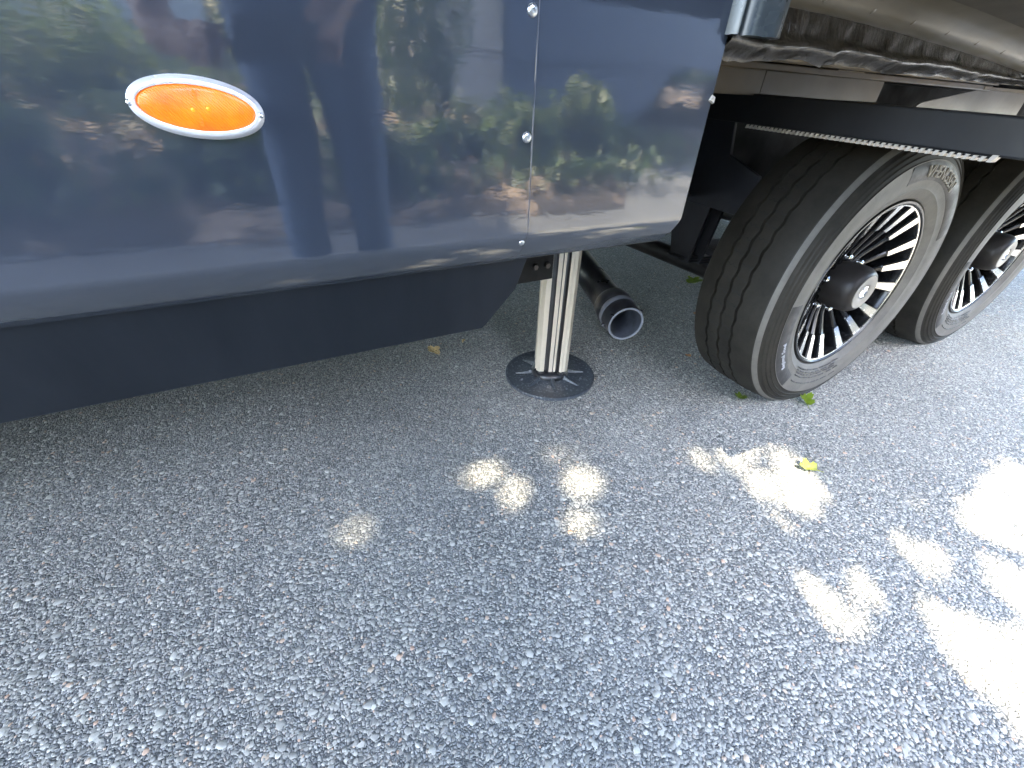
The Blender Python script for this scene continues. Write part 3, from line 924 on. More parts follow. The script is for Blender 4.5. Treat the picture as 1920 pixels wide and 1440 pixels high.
lb.m = [sd[i % 16] for i in range(64)] + [0, 0]
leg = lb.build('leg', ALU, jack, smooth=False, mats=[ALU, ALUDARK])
# outer sleeve above and its dark recess
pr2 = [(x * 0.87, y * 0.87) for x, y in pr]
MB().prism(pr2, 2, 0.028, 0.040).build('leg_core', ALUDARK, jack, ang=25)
ft = MB()
ft.v, ft.f, ft.m = [], [], []
prof = [(0.159, 0.001), (0.160, 0.006), (0.158, 0.011), (0.153, 0.0125), (0.148, 0.0105), (0.110, 0.0105), (0.060, 0.014), (0.048, 0.022), (0.040, 0.034), (0.030, 0.040), (0.0005, 0.041)]
n = 72
for k in range(n):
    a_ = 2 * PI * k / n
    for r_, z in prof:
        ft.v.append((r_ * math.cos(a_), r_ * math.sin(a_), z))
L = len(prof)
for k in range(n):
    for i in range(L - 1):
        ft.f.append((k * L + i, k * L + i + 1, ((k + 1) % n) * L + i + 1, ((k + 1) % n) * L + i)); ft.m.append(0)
foot = ft.build('foot', FOOT, jack, ang=50)
for k in range(8):                          # ribs running out from the socket
    a_ = R(k * 45 - 22)
    c, s_ = math.cos(a_), math.sin(a_)
    q = []
    for r_, w, z0, z1 in ((0.044, 0.011, 0.010, 0.031), (0.085, 0.010, 0.009, 0.019), (0.122, 0.006, 0.009, 0.0125)):
        q += [(r_ * c - w * s_, r_ * s_ + w * c, z0), (r_ * c - w * .45 * s_, r_ * s_ + w * .45 * c, z1), (r_ * c + w * .45 * s_, r_ * s_ - w * .45 * c, z1), (r_ * c + w * s_, r_ * s_ - w * c, z0)]
    f = [(i * 4 + j, i * 4 + j + 1, i * 4 + j + 5, i * 4 + j + 4) for i in range(2) for j in range(3)] + [(0, 1, 2, 3), (8, 11, 10, 9)]
    MB().add(q, f).build('rib', FOOT, foot, ang=50)
for k in range(8):
    a_ = R(k * 45)
    mb = MB()
    v, f = [], []
    for i in range(12):
        b_ = 2 * PI * i / 12
        for r_, z in ((0.0048, 0.0105), (0.0042, 0.0118), (0.003, 0.0118), (0.0024, 0.0105)):
            v.append((0.112 * math.cos(a_) + r_ * math.cos(b_), 0.112 * math.sin(a_) + r_ * math.sin(b_), z))
    for i in range(12):
        for j in range(3):
            f.append((i * 4 + j, i * 4 + j + 1, ((i + 1) % 12) * 4 + j + 1, ((i + 1) % 12) * 4 + j))
    MB().add(v, f).build('hole_boss', FOOT, foot, ang=50)
mb = MB()
pv = [(0.064, 0.012), (0.066, 0.020), (0.062, 0.030), (0.050, 0.037), (0.03, 0.0385)]
n = 40; v = []; f = []
for k in range(n):
    a_ = 2 * PI * k / n
    for r_, z in pv: v.append((r_ * math.cos(a_), r_ * math.sin(a_), z))
for k in range(n):
    for i in range(4): f.append((k * 5 + i, k * 5 + i + 1, ((k + 1) % n) * 5 + i + 1, ((k + 1) % n) * 5 + i))
mb.add(v, f).build('pivot_socket', ABS, foot, ang=50)
# jack bracket and bolts behind the skirt end
mb = MB(); mb.box(-0.28, -0.128, -0.16, -0.06, 0.43, 0.60)
mb.build('mount_bracket', RAIL, jack, bevel=0.003)
for x in (-0.150, -0.185):
    MB().lathe_y([(0.0075, 0.0), (0.0075, -0.009), (0.006, -0.010), (0.0001, -0.010)], 6).build('bracket_bolt', AXLE, jack, ang=20, loc=(x, -0.16, 0.470))

# ---- drain pipe
pipe = empty('drain_pipe', (0, 0, 0), rv)
E0 = Vector((-0.684, 0.195, 0.324)); D0 = Vector((0.13, 0.415, 0.030)).normalized()
def along(sv): return E0 + D0 * sv
q = D0.to_track_quat('Y', 'Z')
def lathe_on(prof, n, name, mat, ang=40):
    mb = MB().lathe_y(prof, n)
    o = mb.build(name, mat, pipe, ang=ang)
    o.location = E0; o.rotation_euler = q.to_euler()
    return o
lathe_on([(0.0435, 0.085), (0.0435, 0.90)], 40, 'pipe_barrel', ABS)
lathe_on([(0.0435, 0.118), (0.0505, 0.116), (0.0530, 0.108), (0.0535, 0.085), (0.0515, 0.080), (0.0500, 0.078), (0.0500, 0.004), (0.0490, 0.0)], 48, 'pipe_coupling', ABS)
lathe_on([(0.0518, 0.066), (0.0530, 0.062), (0.0530, 0.050), (0.0518, 0.046)], 48, 'pipe_band', ABSRIM)
lathe_on([(0.0490, 0.0), (0.0480, -0.0015), (0.0435, -0.0010), (0.0428, 0.002)], 48, 'pipe_mouth', ABSRIM)
lathe_on([(0.0428, 0.002), (0.0425, 0.10), (0.0390, 0.101), (0.0390, 0.90)], 40, 'pipe_bore', ABSIN)
X_ = q @ Vector((1, 0, 0)); Z_ = q @ Vector((0, 0, 1))
for ang_ in (200, 20):
    c = E0 + D0 * 0.030 + (X_ * math.cos(R(ang_)) + Z_ * math.sin(R(ang_))) * 0.050
    nrm = (X_ * math.cos(R(ang_)) + Z_ * math.sin(R(ang_)))
    mb = MB().tube([(0, 0, 0), (0, 0, 0.009), (0, 0, 0.011)], [0.0058, 0.0058, 0.004], 14)
    o = mb.build('bayonet_lug', ABS, pipe, ang=50)
    o.location = c - nrm * 0.002; o.rotation_euler = nrm.to_track_quat('Z', 'Y').to_euler()

# ------------------------------------------------------------------ fallen leaves and litter
def leaf_thing(name, x, y, size, rotz, mat, curl, label, cat, lobes=5, group=None, tilt=0.2, stem=True):
    root = empty(name, (x, y, 0.004))
    root.rotation_euler = (0, 0, rotz)
    tag(root, label, cat, group)
    n = 40
    v, f = [(0, 0, 0.0)], []
    rings = (0.35, 0.7, 1.0)
    for r_ in rings:
        for k in range(n):
            a_ = 2 * PI * k / n
            lob = 0.58 + 0.42 * abs(math.cos(a_ * lobes / 2)) ** 0.8
            lob *= 1 + 0.08 * math.sin(a_ * 17 + 1)
            rad = size * r_ * (lob if r_ > 0.5 else 0.8)
            px, py = rad * math.cos(a_), rad * math.sin(a_)
            z = curl * (abs(py) / size) ** 1.5 * size + curl * 0.6 * (max(px, 0) / size) ** 2 * size + 0.06 * size * math.sin(3 * a_ + 9 * r_)
            v.append((px, py * (1 - 0.35 * curl), z + 0.002 + tilt * px * 0.3))
    for i in range(2):
        for k in range(n):
            f.append((1 + i * n + k, 1 + i * n + (k + 1) % n, 1 + (i + 1) * n + (k + 1) % n, 1 + (i + 1) * n + k))
    for k in range(n):
        f.append((0, 1 + k, 1 + (k + 1) % n))
    mb = MB().add(v, f)
    o = mb.build('leaf_blade', mat, root, ang=80)
    zmin = min(p[2] for p in v)
    if stem:
        MB().tube([(-size * 0.1, 0, 0.003), (-size * 0.7, size * 0.1, 0.004), (-size * 1.3, size * 0.2, 0.001 - 0.002)], [0.0012, 0.0009, 0.0007], 6).build('leaf_stalk', mat, root)
    root.location.z = 0.004 - zmin
    return root
GREENLEAF = leafmat('fresh_leaf', [(0, (0.13, 0.20, 0.02)), (1, (0.19, 0.26, 0.03))], 0.35)
YELLOWLEAF = leafmat('yellow_leaf', [(0, (0.26, 0.30, 0.03)), (1, (0.32, 0.34, 0.04))], 0.35)
TANLEAF = simple('dry_leaf', (0.50, 0.36, 0.17), 0.7, 0, 0.25, 60)
leaf_thing('fallen_leaf', -0.016, -0.018, 0.033, R(60), GREENLEAF, 0.75, 'curled bright green leaf on the asphalt just in front of the first tyre', 'leaf')
leaf_thing('fallen_leaf', -0.318, -0.222, 0.030, R(150), YELLOWLEAF, 0.7, 'yellow-green leaf lying in a patch of sunlight on the asphalt', 'leaf')
leaf_thing('fallen_leaf', -0.205, 0.085, 0.026, R(200), GREENLEAF, 0.5, 'small green leaf tucked against the foot of the first tyre tread', 'leaf')
leaf_thing('fallen_leaf', 0.50, 0.95, 0.05, R(20), GREENLEAF, 0.3, 'pale green leaf in the shade under the axle', 'leaf')
leaf_thing('dry_leaf', -1.050, 0.795, 0.030, R(115), TANLEAF, 0.35, 'tan dry four-cornered leaf on the asphalt near the skirt edge', 'leaf', lobes=4)
def pod(x, y, size, rz, label):
    root = tag(empty('seed_husk', (x, y, 0.004)), label, 'seed husk', 'seed husks near the skirt')
    mb = MB()
    pts = [(size * (u - 0.5) * 2, size * 0.35 * math.sin(u * PI), 0.004 + 0.25 * size * math.sin(u * PI)) for u in np.linspace(0, 1, 8)]
    mb.tube(pts, [0.0008, .003, .004, .0045, .0045, .004, .003, .0008], 8)
    o = mb.build('husk', TANLEAF, root)
    root.rotation_euler = (0, 0, rz)
    return root
pod(-0.918, 0.817, 0.013, R(50), 'pale crescent husk between the dry leaf and the jack foot')
pod(-1.143, 0.906, 0.013, R(20), 'pale curled husk right at the skirt edge left of the dry leaf')
for i, (x, y, lab) in enumerate(((0.176, 0.637, 'small orange-brown leaf scrap left of the tyre below the axle'), (-0.159, 0.36, 'small orange-brown leaf scrap on shaded asphalt between drain pipe and tyre'))):
    leaf_thing('leaf_scrap', x, y, 0.013, R(40 + 90 * i), simple('rust_leaf', (0.34, 0.17, 0.07), 0.7), 0.4, lab, 'leaf', lobes=3, stem=False)

# ------------------------------------------------------------------ trees, bushes and the place behind the camera
POLY = dict(
 A=[(-1.184,.161),(-1.114,.172),(-1.063,.157),(-1.09,.123),(-1.141,.111),(-1.176,.134)],
 B=[(-1.089,.093),(-1.044,.091),(-1.046,.044),(-1.087,.008),(-1.115,.039)],
 C=[(-.925,.057),(-.872,.047),(-.846,-.001),(-.891,-.039),(-.939,-.026),(-.953,.009)],
 D=[(-.391,-.001),(-.327,-.017),(-.343,-.076),(-.382,-.1),(-.433,-.083)],
 E=[(-.576,-.029),(-.492,-.039),(-.391,-.103),(-.449,-.156),(-.526,-.141),(-.569,-.089)],
 F=[(-.337,-.116),(-.29,-.15),(-.323,-.203),(-.362,-.213),(-.394,-.181)],
 G=[(-.495,-.186),(-.393,-.203),(-.302,-.235),(-.336,-.291),(-.409,-.321),(-.488,-.31),(-.522,-.319),(-.568,-.296),(-.541,-.241)],
 H=[(-.674,-.33),(-.64,-.353),(-.629,-.413),(-.604,-.437),(-.562,-.451),(-.482,-.457),(-.426,-.46),(-.441,-.503),(-.485,-.514),(-.57,-.497),(-.638,-.503),(-.666,-.497),(-.669,-.466),(-.656,-.419),(-.651,-.38)],
 I=[(-.339,-.445),(-.29,-.461),(-.302,-.522),(-.331,-.543),(-.379,-.52),(-.38,-.485)],
 J=[(.25,-.45),(.25,-.70),(-.123,-.649),(-.098,-.591),(-.143,-.554),(-.153,-.494),(-.055,-.47),(.068,-.457)],
 K=[(-.225,-.559),(-.181,-.594),(-.179,-.648),(-.12,-.72),(-.2,-.78),(-.30,-.72),(-.299,-.628),(-.284,-.598)],
 L=[(-.45,-.545),(-.417,-.594),(-.375,-.636),(-.34,-.664),(-.22,-.70),(.3,-.72),(.6,-.50),(5,-.50),(5,-5.0),(.6,-4.0),(-.25,-1.5),(-.593,-.787),(-.576,-.735),(-.556,-.69),(-.541,-.641),(-.517,-.604)],
 M=[(-.995,-.052),(-.915,-.082),(-.955,-.136),(-1.015,-.115)],
 N=[(-1.48,.137),(-1.423,.126),(-1.431,.083),(-1.476,.089)])
POLY.update(
 P=[(-1.584, 0.163), (-1.523, 0.165), (-1.503, 0.14), (-1.54, 0.099), (-1.582, 0.098)],
 Q=[(-0.746, -0.153), (-0.707, -0.18), (-0.725, -0.222), (-0.777, -0.205)],
 R=[(-0.969, 0.154), (-0.887, 0.144), (-0.867, 0.106), (-0.934, 0.097)],
 T=[(-0.856, 0.137), (-0.825, 0.115), (-0.831, 0.067), (-0.871, 0.074)],
 U=[(-0.72, -0.248), (-0.657, -0.27), (-0.699, -0.318), (-0.764, -0.301)],
 V=[(-0.582, 0.142), (-0.519, 0.127), (-0.56, 0.095), (-0.601, 0.109)],
 O=[(-0.71, -0.53), (-0.67, -0.54), (-0.676, -0.561), (-0.73, -0.555)])
WEAK = ('M', 'N', 'E', 'P', 'Q', 'R', 'T', 'U', 'V', 'O')
def inside(px, py, poly):
    c = np.zeros(len(px), bool)
    n = len(poly)
    for i in range(n):
        x0, y0 = poly[i]; x1, y1 = poly[(i + 1) % n]
        hit = ((y0 > py) != (y1 > py))
        with np.errstate(divide='ignore', invalid='ignore'):
            xi = (x1 - x0) * (py - y0) / (y1 - y0 + 1e-12) + x0
        c ^= hit & (px < xi)
    return c
def edge_dist(px, py, poly):
    d = np.full(len(px), 9.0)
    n = len(poly)
    for i in range(n):
        a_ = np.array(poly[i]); b_ = np.array(poly[(i + 1) % n]); ab = b_ - a_
        t_ = (((px - a_[0]) * ab[0] + (py - a_[1]) * ab[1]) / (ab @ ab)).clip(0, 1)
        d = np.minimum(d, np.hypot(px - a_[0] - t_ * ab[0], py - a_[1] - t_ * ab[1]))
    return d
BIG = ('H', 'I', 'J', 'K', 'L', 'G')
def ground_of(p):
    return p[:, 0] - S.x / S.z * p[:, 2], p[:, 1] - S.y / S.z * p[:, 2]
def near(gx, gy, keys, grow):
    bad = np.zeros(len(gx), bool)
    for k in keys:
        bad |= inside(gx, gy, POLY[k]) | (edge_dist(gx, gy, POLY[k]) < grow)
    return bad
def sun_gap_all(p, grow):
    gx = p[:, 0] - S.x / S.z * p[:, 2]; gy = p[:, 1] - S.y / S.z * p[:, 2]
    bad = np.zeros(len(p), bool)
    for poly in POLY.values():
        bad |= inside(gx, gy, poly) | (edge_dist(gx, gy, poly) < grow)
    return bad
def leaf_mesh(name, p, size, mat, flat=None):
    """one folded quad pair per leaf at the points p"""
    n = len(p)
    d = rng.normal(size=(n, 3)); d[:, 2] *= 0.6; d /= np.linalg.norm(d, axis=1)[:, None]
    if flat is not None:
        nrm = np.array(flat) + rng.normal(0, 0.45, (n, 3))
    else:
        nrm = rng.normal(size=(n, 3)); nrm[:, 2] = np.abs(nrm[:, 2]) + 0.4
    nrm /= np.linalg.norm(nrm, axis=1)[:, None]
    d -= nrm * (d * nrm).sum(1)[:, None]; d /= np.linalg.norm(d, axis=1)[:, None] + 1e-9
    s_ = np.cross(nrm, d)
    L = size * rng.uniform(0.7, 1.3, n)[:, None]
    base = p - d * L * 0.5; tip = p + d * L * 0.5
    l_ = p + s_ * L * 0.36 + nrm * L * 0.08; r_ = p - s_ * L * 0.36 + nrm * L * 0.08
    v = np.stack([base, l_, tip, r_], 1).reshape(-1, 3).astype(np.float32)
    me = bpy.data.meshes.new(name)
    me.vertices.add(4 * n); me.vertices.foreach_set('co', v.ravel())
    idx = np.arange(n)[:, None] * 4 + np.array([0, 2, 1, 0, 3, 2])[None]
    me.loops.add(6 * n); me.loops.foreach_set('vertex_index', idx.ravel().astype(np.int32))
    me.polygons.add(2 * n); me.polygons.foreach_set('loop_start', (np.arange(2 * n) * 3).astype(np.int32))
    me.update(calc_edges=True)
    me.materials.append(mat)
    return me
def ball_points(c, rad, n, shell=0.5):
    d = rng.normal(size=(n, 3)); d /= np.linalg.norm(d, axis=1)[:, None]
    r_ = rng.uniform(shell ** 3, 1, n) ** (1 / 3)
    return np.array(c) + d * r_[:, None] * np.array(rad)
def limb(mb, p0, p1, r0, r1, sag=0.2):
    p0, p1 = Vector(p0), Vector(p1)
    pts = []
    for u in np.linspace(0, 1, 7):
        p = p0.lerp(p1, u); p.z += sag * math.sin(u * PI); p.x += 0.06 * math.sin(u * 9); pts.append(p)
    mb.tube(pts, [r0 + (r1 - r0) * u for u in np.linspace(0, 1, 7)], 10)

BED = [[(-3.0, -3.3), (-2.5, -3.1), (-2.1, -3.35), (-2.3, -3.7), (-2.9, -3.75)], [(-2.2, -4.1), (-1.8, -3.9), (-1.5, -4.2), (-1.9, -4.5)],
       [(-4.0, -4.1), (-3.4, -3.8), (-3.2, -4.2), (-3.7, -4.5)], [(-1.6, -3.0), (-1.2, -2.9), (-1.1, -3.2), (-1.5, -3.3)], [(-.6, -3.6), (-.2, -3.3), (.3, -3.5), (0., -3.9)]]
def bed_gap(p):
    gx = p[:, 0] - S.x / S.z * p[:, 2]; gy = p[:, 1] - S.y / S.z * p[:, 2]
    bad = np.zeros(len(p), bool)
    for poly in BED:
        bad |= inside(gx, gy, poly) | (edge_dist(gx, gy, poly) < 0.08)
    return bad
# shade tree: stands behind and left of the camera, its crown reaches over the trailer
tree = tag(empty('shade_tree', (-3.6, -5.2, 0)), 'broad leafy tree beside the drive whose shadow dapples the asphalt', 'tree')
mb = MB(); limb(mb, (0, 0, 0), (0.5, 0.6, 3.0), 0.22, 0.15, 0)
mb.build('trunk', BARK, tree)
for tx, ty, tz in ((1.6, 2.6, 4.6), (2.4, 3.4, 3.4), (0.9, 3.9, 3.6), (0.2, 1.8, 5.6), (-1.0, 1.2, 4.8)):
    mb = MB(); limb(mb, (0.5, 0.6, 2.9), (tx, ty, tz), 0.09, 0.02); mb.build('branch', BARK, tree)
def shade_layer(n, zlo, zhi, x0, x1, y0, y1, grow):
    gx = rng.uniform(x0, x1, n); gy = rng.uniform(y0, y1, n); z = rng.uniform(zlo, zhi, n)
    p = np.stack([gx + S.x / S.z * z, gy + S.y / S.z * z, z], -1)
    return p[~sun_gap_all(p, grow) & ~bed_gap(p)]
SMALL = [k for k in POLY if k not in BIG]
def low_layer(n, zlo, zhi, x0, x1, y0, y1):
    gx = rng.uniform(x0, x1, n); gy = rng.uniform(y0, y1, n); z = rng.uniform(zlo, zhi, n)
    rnd = rng.uniform(0, 1, n)
    bad = (near(gx, gy, ('J', 'K', 'L'), 0.010) & (rnd > 0.008)) | (near(gx, gy, ('G', 'H', 'I'), 0.008) & (rnd > 0.05)) | near(gx, gy, SMALL, 0.075)
    return np.stack([gx + S.x / S.z * z, gy + S.y / S.z * z, z], -1)[~bad]
def mid_layer(n, zlo, zhi, x0, x1, y0, y1):
    gx = rng.uniform(x0, x1, n); gy = rng.uniform(y0, y1, n); z = rng.uniform(zlo, zhi, n)
    strong = [k for k in SMALL if k not in WEAK]
    bad = near(gx, gy, BIG, 0.025) | near(gx, gy, strong, 0.012) | (near(gx, gy, ('M', 'N', 'E'), 0.012) & (rng.uniform(0, 1, n) < 0.985)) | near(gx, gy, ('P', 'Q', 'R', 'T', 'U', 'V', 'O'), 0.003)
    bad |= ~near(gx, gy, SMALL, 0.24)
    return np.stack([gx + S.x / S.z * z, gy + S.y / S.z * z, z], -1)[~bad]
lo = np.concatenate([low_layer(130000, 3.6, 5.0, -4.2, 2.8, -1.5, 2.2), mid_layer(66000, 6.2, 7.4, -1.9, 0.1, -0.9, 0.5)])
hi = shade_layer(15000, 4.2, 6.0, -5.5, 2.6, -3.0, 3.5, 0.10)
off = np.array([-3.6, -5.2, 0])
o = link(bpy.data.objects.new('crown', leaf_mesh('crown', lo - off, 0.056, LEAF, flat=(S.x, S.y, S.z))), tree)
o = link(bpy.data.objects.new('crown', leaf_mesh('crown', hi - off, 0.14, LEAF)), tree)
for cx, cy, cz in ((-0.6, -0.3, 5.2), (0.4, 1.0, 6.3), (-1.4, 1.0, 5.6)):
    p = ball_points((cx - 3.6, cy - 5.2, cz), (1.5, 1.3, 1.1), 5000)
    p = p[~sun_gap_all(p, 0.11) & ~bed_gap(p)]
    link(bpy.data.objects.new('crown', leaf_mesh('crown', p - off, 0.15, LEAF)), tree)

def bush(x, y, rx, rz, n, label, name='bush'):
    b = tag(empty(name, (x, y, 0)), label, 'bush', 'bushes along the mulch bed')
    cl = [ball_points((random.uniform(-.5, .5) * rx, random.uniform(-.3, .3) * rx, rz * random.uniform(0.35, 0.7)), (rx * .6, rx * .5, rz * .45), n // 5, 0.3) for _ in range(5)]
    link(bpy.data.objects.new('foliage', leaf_mesh('foliage', np.concatenate(cl), 0.075, BUSH)), b)
    mb = MB()
    for k in range(5):
        limb(mb, (0, 0, 0), (random.uniform(-.5, .5) * rx, random.uniform(-.3, .3) * rx, rz * .6), 0.02, 0.006, 0.05)
    mb.build('stem', BARK, b)
bush(-2.75, -5.4, 1.0, 0.8, 2200, 'rounded green bush behind the camera, seen mirrored at the left of the navy panel')
bush(-0.9, -5.6, 0.9, 1.7, 2600, 'tall green bush behind the camera, mirrored under the amber lamp')
bush(0.12, -4.3, 0.85, 2.6, 3600, 'tallest green bush, mirrored as the bright strip left of the seam')
bush(-4.6, -5.0, 1.1, 0.75, 3000, 'wide green bush by the house corner')
n = 26000
p = np.stack([rng.uniform(-7, 2.2, n), rng.uniform(-7.0, -2.0, n), rng.uniform(0.02, 0.22, n)], -1)
clear = np.zeros(n, bool)
for poly in BED: clear |= inside(p[:, 0], p[:, 1], poly)
cl_ = np.sin(p[:, 0] * 2.1 + 1.3 * np.sin(p[:, 1] * 1.7)) * np.sin(p[:, 1] * 2.6 + np.sin(p[:, 0] * 1.3)) + rng.normal(0, 0.25, n)
gc = link(bpy.data.objects.new('ground_cover', leaf_mesh('ground_cover', p[(cl_ > -0.12) & ~(clear & (rng.uniform(0, 1, n) < 0.85))], 0.075, LEAF)))
tag(gc, 'dark leafy ground cover spreading over the mulch bed', 'ground cover', kind='stuff')
PLANT_AT = ('farthest towards the house', 'second from the house side', 'behind the lamp side of the panel', 'behind the left of the person', 'just left behind the person', 'just right behind the person', 'under the tallest bush', 'beside the caravan skirt', 'nearest to the caravan wheels')
for i in range(9):
    bush(-3.6 + 0.56 * i + random.uniform(-.2, .2), -2.25 - random.uniform(0, 1.5), random.uniform(.22, .40), random.uniform(.25, .55), 700,
         'low green plant in the mulch bed, %s' % PLANT_AT[i], 'low_plant')
bush(3.6, -5.6, 1.1, 1.2, 5000, 'low green bush at the far right of the bed')

# woods that close the view behind the lane: one mass of leaves
n = 30000
p = np.stack([rng.uniform(-18, 18, n), rng.uniform(-13, -10.2, n), rng.uniform(0, 9.5, n) ** 1.0], -1)
hgt = 6.9 + 1.6 * np.sin(p[:, 0] * 0.9) + 0.9 * np.sin(p[:, 0] * 2.3 + 1)
p = p[p[:, 2] < hgt]
woods = link(bpy.data.objects.new('far_woods', leaf_mesh('far_woods', p, 0.34, BUSH)))
tag(woods, 'dense green woods behind the lane, mirrored in the navy paint', 'woods', kind='stuff')

added_hedge = tag(empty('added_hedge', (0, 4.2, 0)), 'unseen leafy screen added beyond the trailer to hold back sky light', 'added_hedge')  # added out of view to keep sky light from under the trailer
n = 26000
p = np.stack([rng.uniform(-9, 9, n), rng.uniform(-0.5, 0.6, n), rng.uniform(0, 3.4, n)], -1)
link(bpy.data.objects.new('foliage', leaf_mesh('foliage', p, 0.16, LEAF)), added_hedge)
for k in range(9):
    mb = MB(); limb(mb, (-8 + 2 * k, 0, 0), (-8 + 2 * k + random.uniform(-.3, .3), 0, 2.6), 0.05, 0.015, 0.05); mb.build('stem', BARK, added_hedge)

# house beyond the bushes
SIDING = simple('pale_siding', (0.55, 0.57, 0.58), 0.6, 0, 0.08, 5)
WHITE = simple('white_trim', (0.80, 0.80, 0.78), 0.5, 0, 0.05, 8)
ROOFM = simple('grey_shingle', (0.12, 0.12, 0.125), 0.9, 0, 0.3, 10)
t = NT('window_glass'); t.set(Base_Color=(0.03, 0.04, 0.05), Roughness=0.04); PANE = t.mat
house = tag(empty('house', (-6.0, -8.6, 0)), 'pale sided house beyond the bushes, mirrored at the upper left of the panel', 'house')
mb = MB()
for k in range(22):
    z = 0.25 + 0.15 * k
    mb.add([(-3.4, 0.03, z), (4.0, 0.03, z), (4.0, 0.0, z + .15), (-3.4, 0.0, z + .15), (-3.4, -1.3, z), (4.0, -1.3, z), (4.0, -1.3, z + .15), (-3.4, -1.3, z + .15)],
           [(0, 1, 2, 3), (4, 7, 6, 5), (0, 4, 5, 1), (2, 6, 7, 3), (1, 5, 6, 2), (3, 7, 4, 0)])
mb.build('wall', SIDING, house, smooth=False)['kind'] = 'stuff'
MB().prism([(0.5, 3.5), (-0.65, 4.5), (-1.8, 3.5), (-1.8, 3.4), (-0.65, 4.4), (0.5, 3.4)], 0, -3.8, 4.4).build('roof', ROOFM, house, smooth=False)
MB().box(-3.42, 4.02, -1.3, 0.06, 0, 0.25).build('plinth', simple('plinth_grey', (0.3, 0.3, 0.3), 0.8), house)
for wx in (-2.2, 0.3, 2.9):
    fr = MB().box(wx - .5, wx + .5, 0.02, 0.07, 1.05, 1.13).box(wx - .5, wx + .5, 0.02, 0.07, 2.42, 2.5).box(wx - .5, wx - .42, 0.02, 0.07, 1.13, 2.42).box(wx + .42, wx + .5, 0.02, 0.07, 1.13, 2.42).box(wx - .42, wx + .42, 0.02, 0.06, 1.76, 1.8)
    w_ = fr.build('window', WHITE, house, smooth=False)
    MB().box(wx - .42, wx + .42, 0.031, 0.045, 1.13, 2.42).build('pane', PANE, w_)

# second trailer parked across the lane, in shade
pc = tag(empty('parked_caravan', (0.74, -4.0, 0)), 'dusky blue caravan parked across the lane, mirrored in the panel right of the seam', 'caravan')
DARKBODY = simple('blue_caravan_paint', (0.10, 0.125, 0.185), 0.35, 0, 0.1, 6)
MB().box(0, 6.2, -2.3, 0, 0.62, 3.1).build('body', DARKBODY, pc, bevel=0.03)
MB().prism([(0, 0.07), (1.62, 0.07), (2.16, 0.615), (0, 0.615)], 1, -2.25, -0.01).build('skirt', DARKBODY, pc, smooth=False)
wh = None
for wx in (3.4, 4.3):
    if wh is None:
        wh = MB().lathe_y([(0.2, 0.0), (0.36, 0.0), (0.38, -0.03), (0.38, -0.19), (0.36, -0.22), (0.1, -0.22), (0.001, -0.2)], 40, c=(0, 0, 0)).build('wheel', RUBBER, pc)
        h_ = MB().lathe_y([(0.21, 0.0), (0.19, -0.03), (0.07, -0.04), (0.06, 0.01), (0.001, 0.012)], 32).build('hub', MACH, wh)
        o = wh
    else:
        o = wh.copy(); COL.objects.link(o)
        d = h_.copy(); COL.objects.link(d); d.parent = o
    o.location = (wx, -0.05, 0.38)
w_ = MB().box(1.0, 2.2, -0.01, 0.02, 1.7, 2.5).build('window', STRIPM, pc, bevel=0.01)
MB().box(1.04, 2.16, 0.015, 0.024, 1.74, 2.46).build('pane', PANE, w_)

# ------------------------------------------------------------------ the person who takes the picture, standing behind the camera
SKIN = simple('skin', (0.50, 0.30, 0.22), 0.5, 0, 0.08, 40)
SHIRT = simple('blue_grey_shirt', (0.15, 0.17, 0.26), 0.85, 0, 0.2, 30, 0.001)
JEANS = simple('blue_jeans', (0.13, 0.175, 0.27), 0.85, 0, 0.3, 60, 0.001)
HAIR = simple('brown_hair', (0.05, 0.033, 0.022), 0.6, 0, 0.3, 60)
SHOE = simple('grey_shoe', (0.20, 0.20, 0.21), 0.7, 0, 0.2, 40)
Cc = cam.matrix_world.translation.copy()
BX, BY = -1.28, -1.02
person = tag(empty('person', (BX, BY, 0)), 'person in blue-grey shirt and blue jeans holding up a phone, mirrored in the glossy panel', 'person')
def skin_obj(name, chains, mat, sub=2):
    """chains: lists of (point, radius); chains that start at an existing point join there"""
    pts, rad, edges, key = [], [], [], {}
    for ch in chains:
        prev = None
        for p, r_ in ch:
            k = tuple(round(c, 4) for c in p)
            if k not in key:
                key[k] = len(pts); pts.append((p[0] - BX, p[1] - BY, p[2])); rad.append(r_)
            i = key[k]
            if prev is not None and prev != i: edges.append((prev, i))
            prev = i
    me = bpy.data.meshes.new(name)
    me.from_pydata(pts, edges, [])
    o = link(bpy.data.objects.new(name, me), person)
    o.modifiers.new('Skin', 'SKIN').use_smooth_shade = True
    if not me.skin_vertices:
        return o
    for sv, r_ in zip(me.skin_vertices[0].data, rad):
        sv.radius = r_ if isinstance(r_, tuple) else (r_, r_)
    me.skin_vertices[0].data[0].use_root = True
    sb = o.modifiers.new('sub', 'SUBSURF'); sb.levels = sub; sb.render_levels = sub
    me.materials.append(mat)
    return o
def P3(a_, b_, c_):                      # a point given in the phone's own axes
    v_ = Cc + _r * a_ + _u * b_ - _w * c_
    return (v_.x, v_.y, v_.z)
pel = (BX, BY, 0.93); wai = (BX, BY + .01, 1.08); che = (BX, BY + .01, 1.30); nek = (BX, BY + .02, 1.47); ch2 = (BX, BY + .05, 1.55); hd = (BX, BY + .08, 1.64); top = (BX, BY + .06, 1.72)
def arm_chain(sx):
    sh = (BX + sx * .17, BY + .01, 1.38); el = (BX + sx * .245, BY + .06, 1.09)
    wr = P3(-0.095 if sx < 0 else 0.215, -0.06, 0.10)
    return sh, el, wr
chains = [[(pel, (.15, .11)), (wai, (.13, .10)), (che, (.15, .11)), (nek, (.056, .056)), (ch2, (.075, .085)), (hd, (.082, .095)), (top, (.065, .07))],
          [(ch2, (.075, .085)), ((BX, BY + .175, 1.60), .016)]]
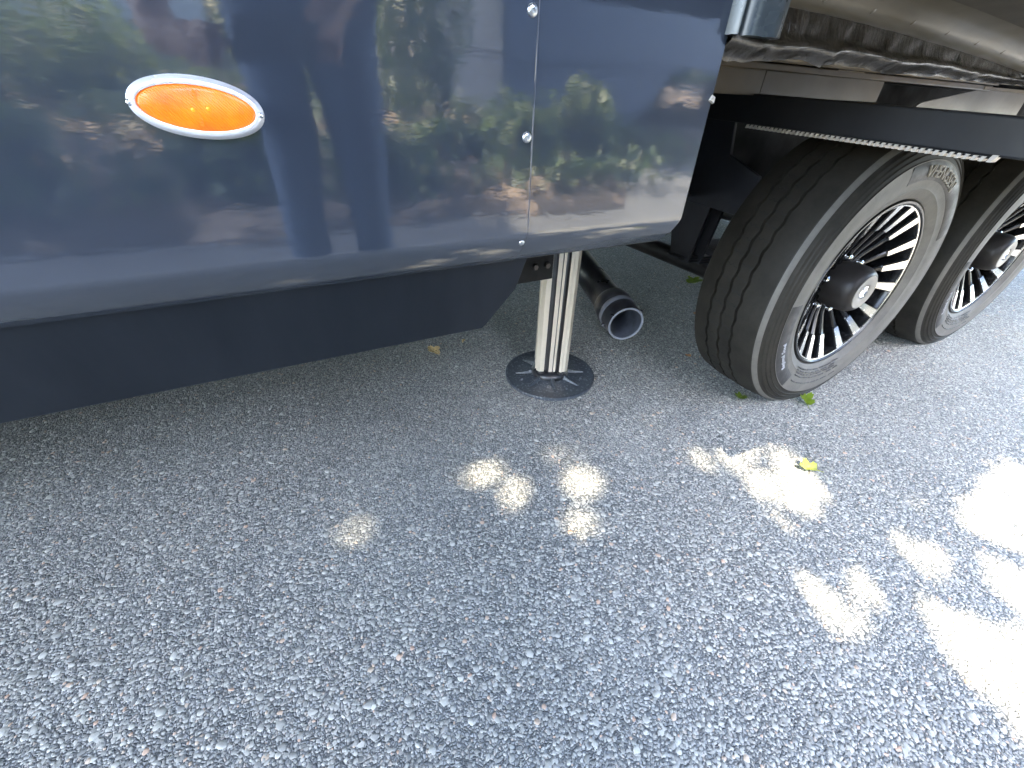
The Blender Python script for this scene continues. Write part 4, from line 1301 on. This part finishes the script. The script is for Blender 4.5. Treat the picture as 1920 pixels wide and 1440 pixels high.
shirt = [[(pel, (.165, .125)), (wai, (.15, .12)), (che, (.17, .125)), ((BX, BY + .015, 1.42), (.11, .09))]]
for sx in (-1, 1):
    sh, el, wr = arm_chain(sx)
    px = -0.055 if sx < 0 else 0.175
    palm = P3(px, -0.035, 0.045)
    chains.append([(che, (.15, .11)), (sh, .062), (el, .043), (wr, .028), (palm, (.036, .018))])
    for k, (b_, L) in enumerate(((0.028, .030), (0.010, .034), (-0.008, .032), (-0.026, .026))):
        k1 = P3(px + sx * 0.012, b_ - 0.012, 0.020); k2 = P3(px + sx * 0.008, b_ - 0.006, 0.006); k3 = P3(px - sx * L * 0.5, b_, 0.003)
        chains.append([(palm, (.036, .018)), (k1, .0095), (k2, .0088), (k3, .0075)])
    chains.append([(palm, (.036, .018)), (P3(px - sx * .02, -.03, .032), .0105), (P3(px - sx * .045, -.012, .024), .0085)])
    shirt.append([(che, (.17, .125)), (sh, .075), ((sh[0] * .45 + el[0] * .55, sh[1] * .45 + el[1] * .55, sh[2] * .45 + el[2] * .55), .064)])
    hip = (BX + sx * .085, BY, .88); kn = (BX + sx * .095, BY + .03, .49); an = (BX + sx * .10, BY, .10)
    chains.append([(pel, (.15, .11)), (hip, .085), (kn, .058), (an, .038)])
skin_obj('body', chains, SKIN)
skin_obj('shirt', shirt, SHIRT)
skin_obj('jeans', [[(pel, (.158, .118)), ((BX - .085, BY, .85), .10), ((BX - .095, BY + .03, .49), .075), ((BX - .10, BY, .09), .062)],
                   [(pel, (.158, .118)), ((BX + .085, BY, .85), .10), ((BX + .095, BY + .03, .49), .075), ((BX + .10, BY, .09), .062)]], JEANS)
for sx in (-1, 1):
    skin_obj('shoe', [[((BX + sx * .10, BY - .05, .05), (.04, .046)), ((BX + sx * .105, BY + .07, .046), (.044, .042)), ((BX + sx * .11, BY + .17, .036), (.036, .03))]], SHOE)
skin_obj('hair', [[((BX, BY - .0, 1.60), (.07, .06)), ((BX, BY + .03, 1.70), (.088, .085)), ((BX, BY + .075, 1.735), (.07, .05))]], HAIR)
for sx in (-1, 1):
    MB().lathe_y([(0.0001, 0.012), (0.008, 0.009), (0.012, 0.0), (0.008, -0.009), (0.0001, -0.012)], 16).build('eye', simple('eye', (0.6, 0.6, 0.6), 0.2), person, loc=(sx * .032, .165, 1.635))
phone = MB().box(-0.020, 0.140, -0.0375, 0.0375, -0.0085, 0.0).build('phone', simple('phone_black', (0.012, 0.012, 0.014), 0.2), None, bevel=0.003)
phone.matrix_world = Matrix.Translation(Cc - _w * 0.006) @ Matrix(((_r.x, _u.x, -_w.x), (_r.y, _u.y, -_w.y), (_r.z, _u.z, -_w.z))).to_4x4() @ Matrix.Translation((0, 0, 0.0085))
tag(phone, 'black phone held in both hands by the person in jeans', 'phone')

# ------------------------------------------------------------------ end
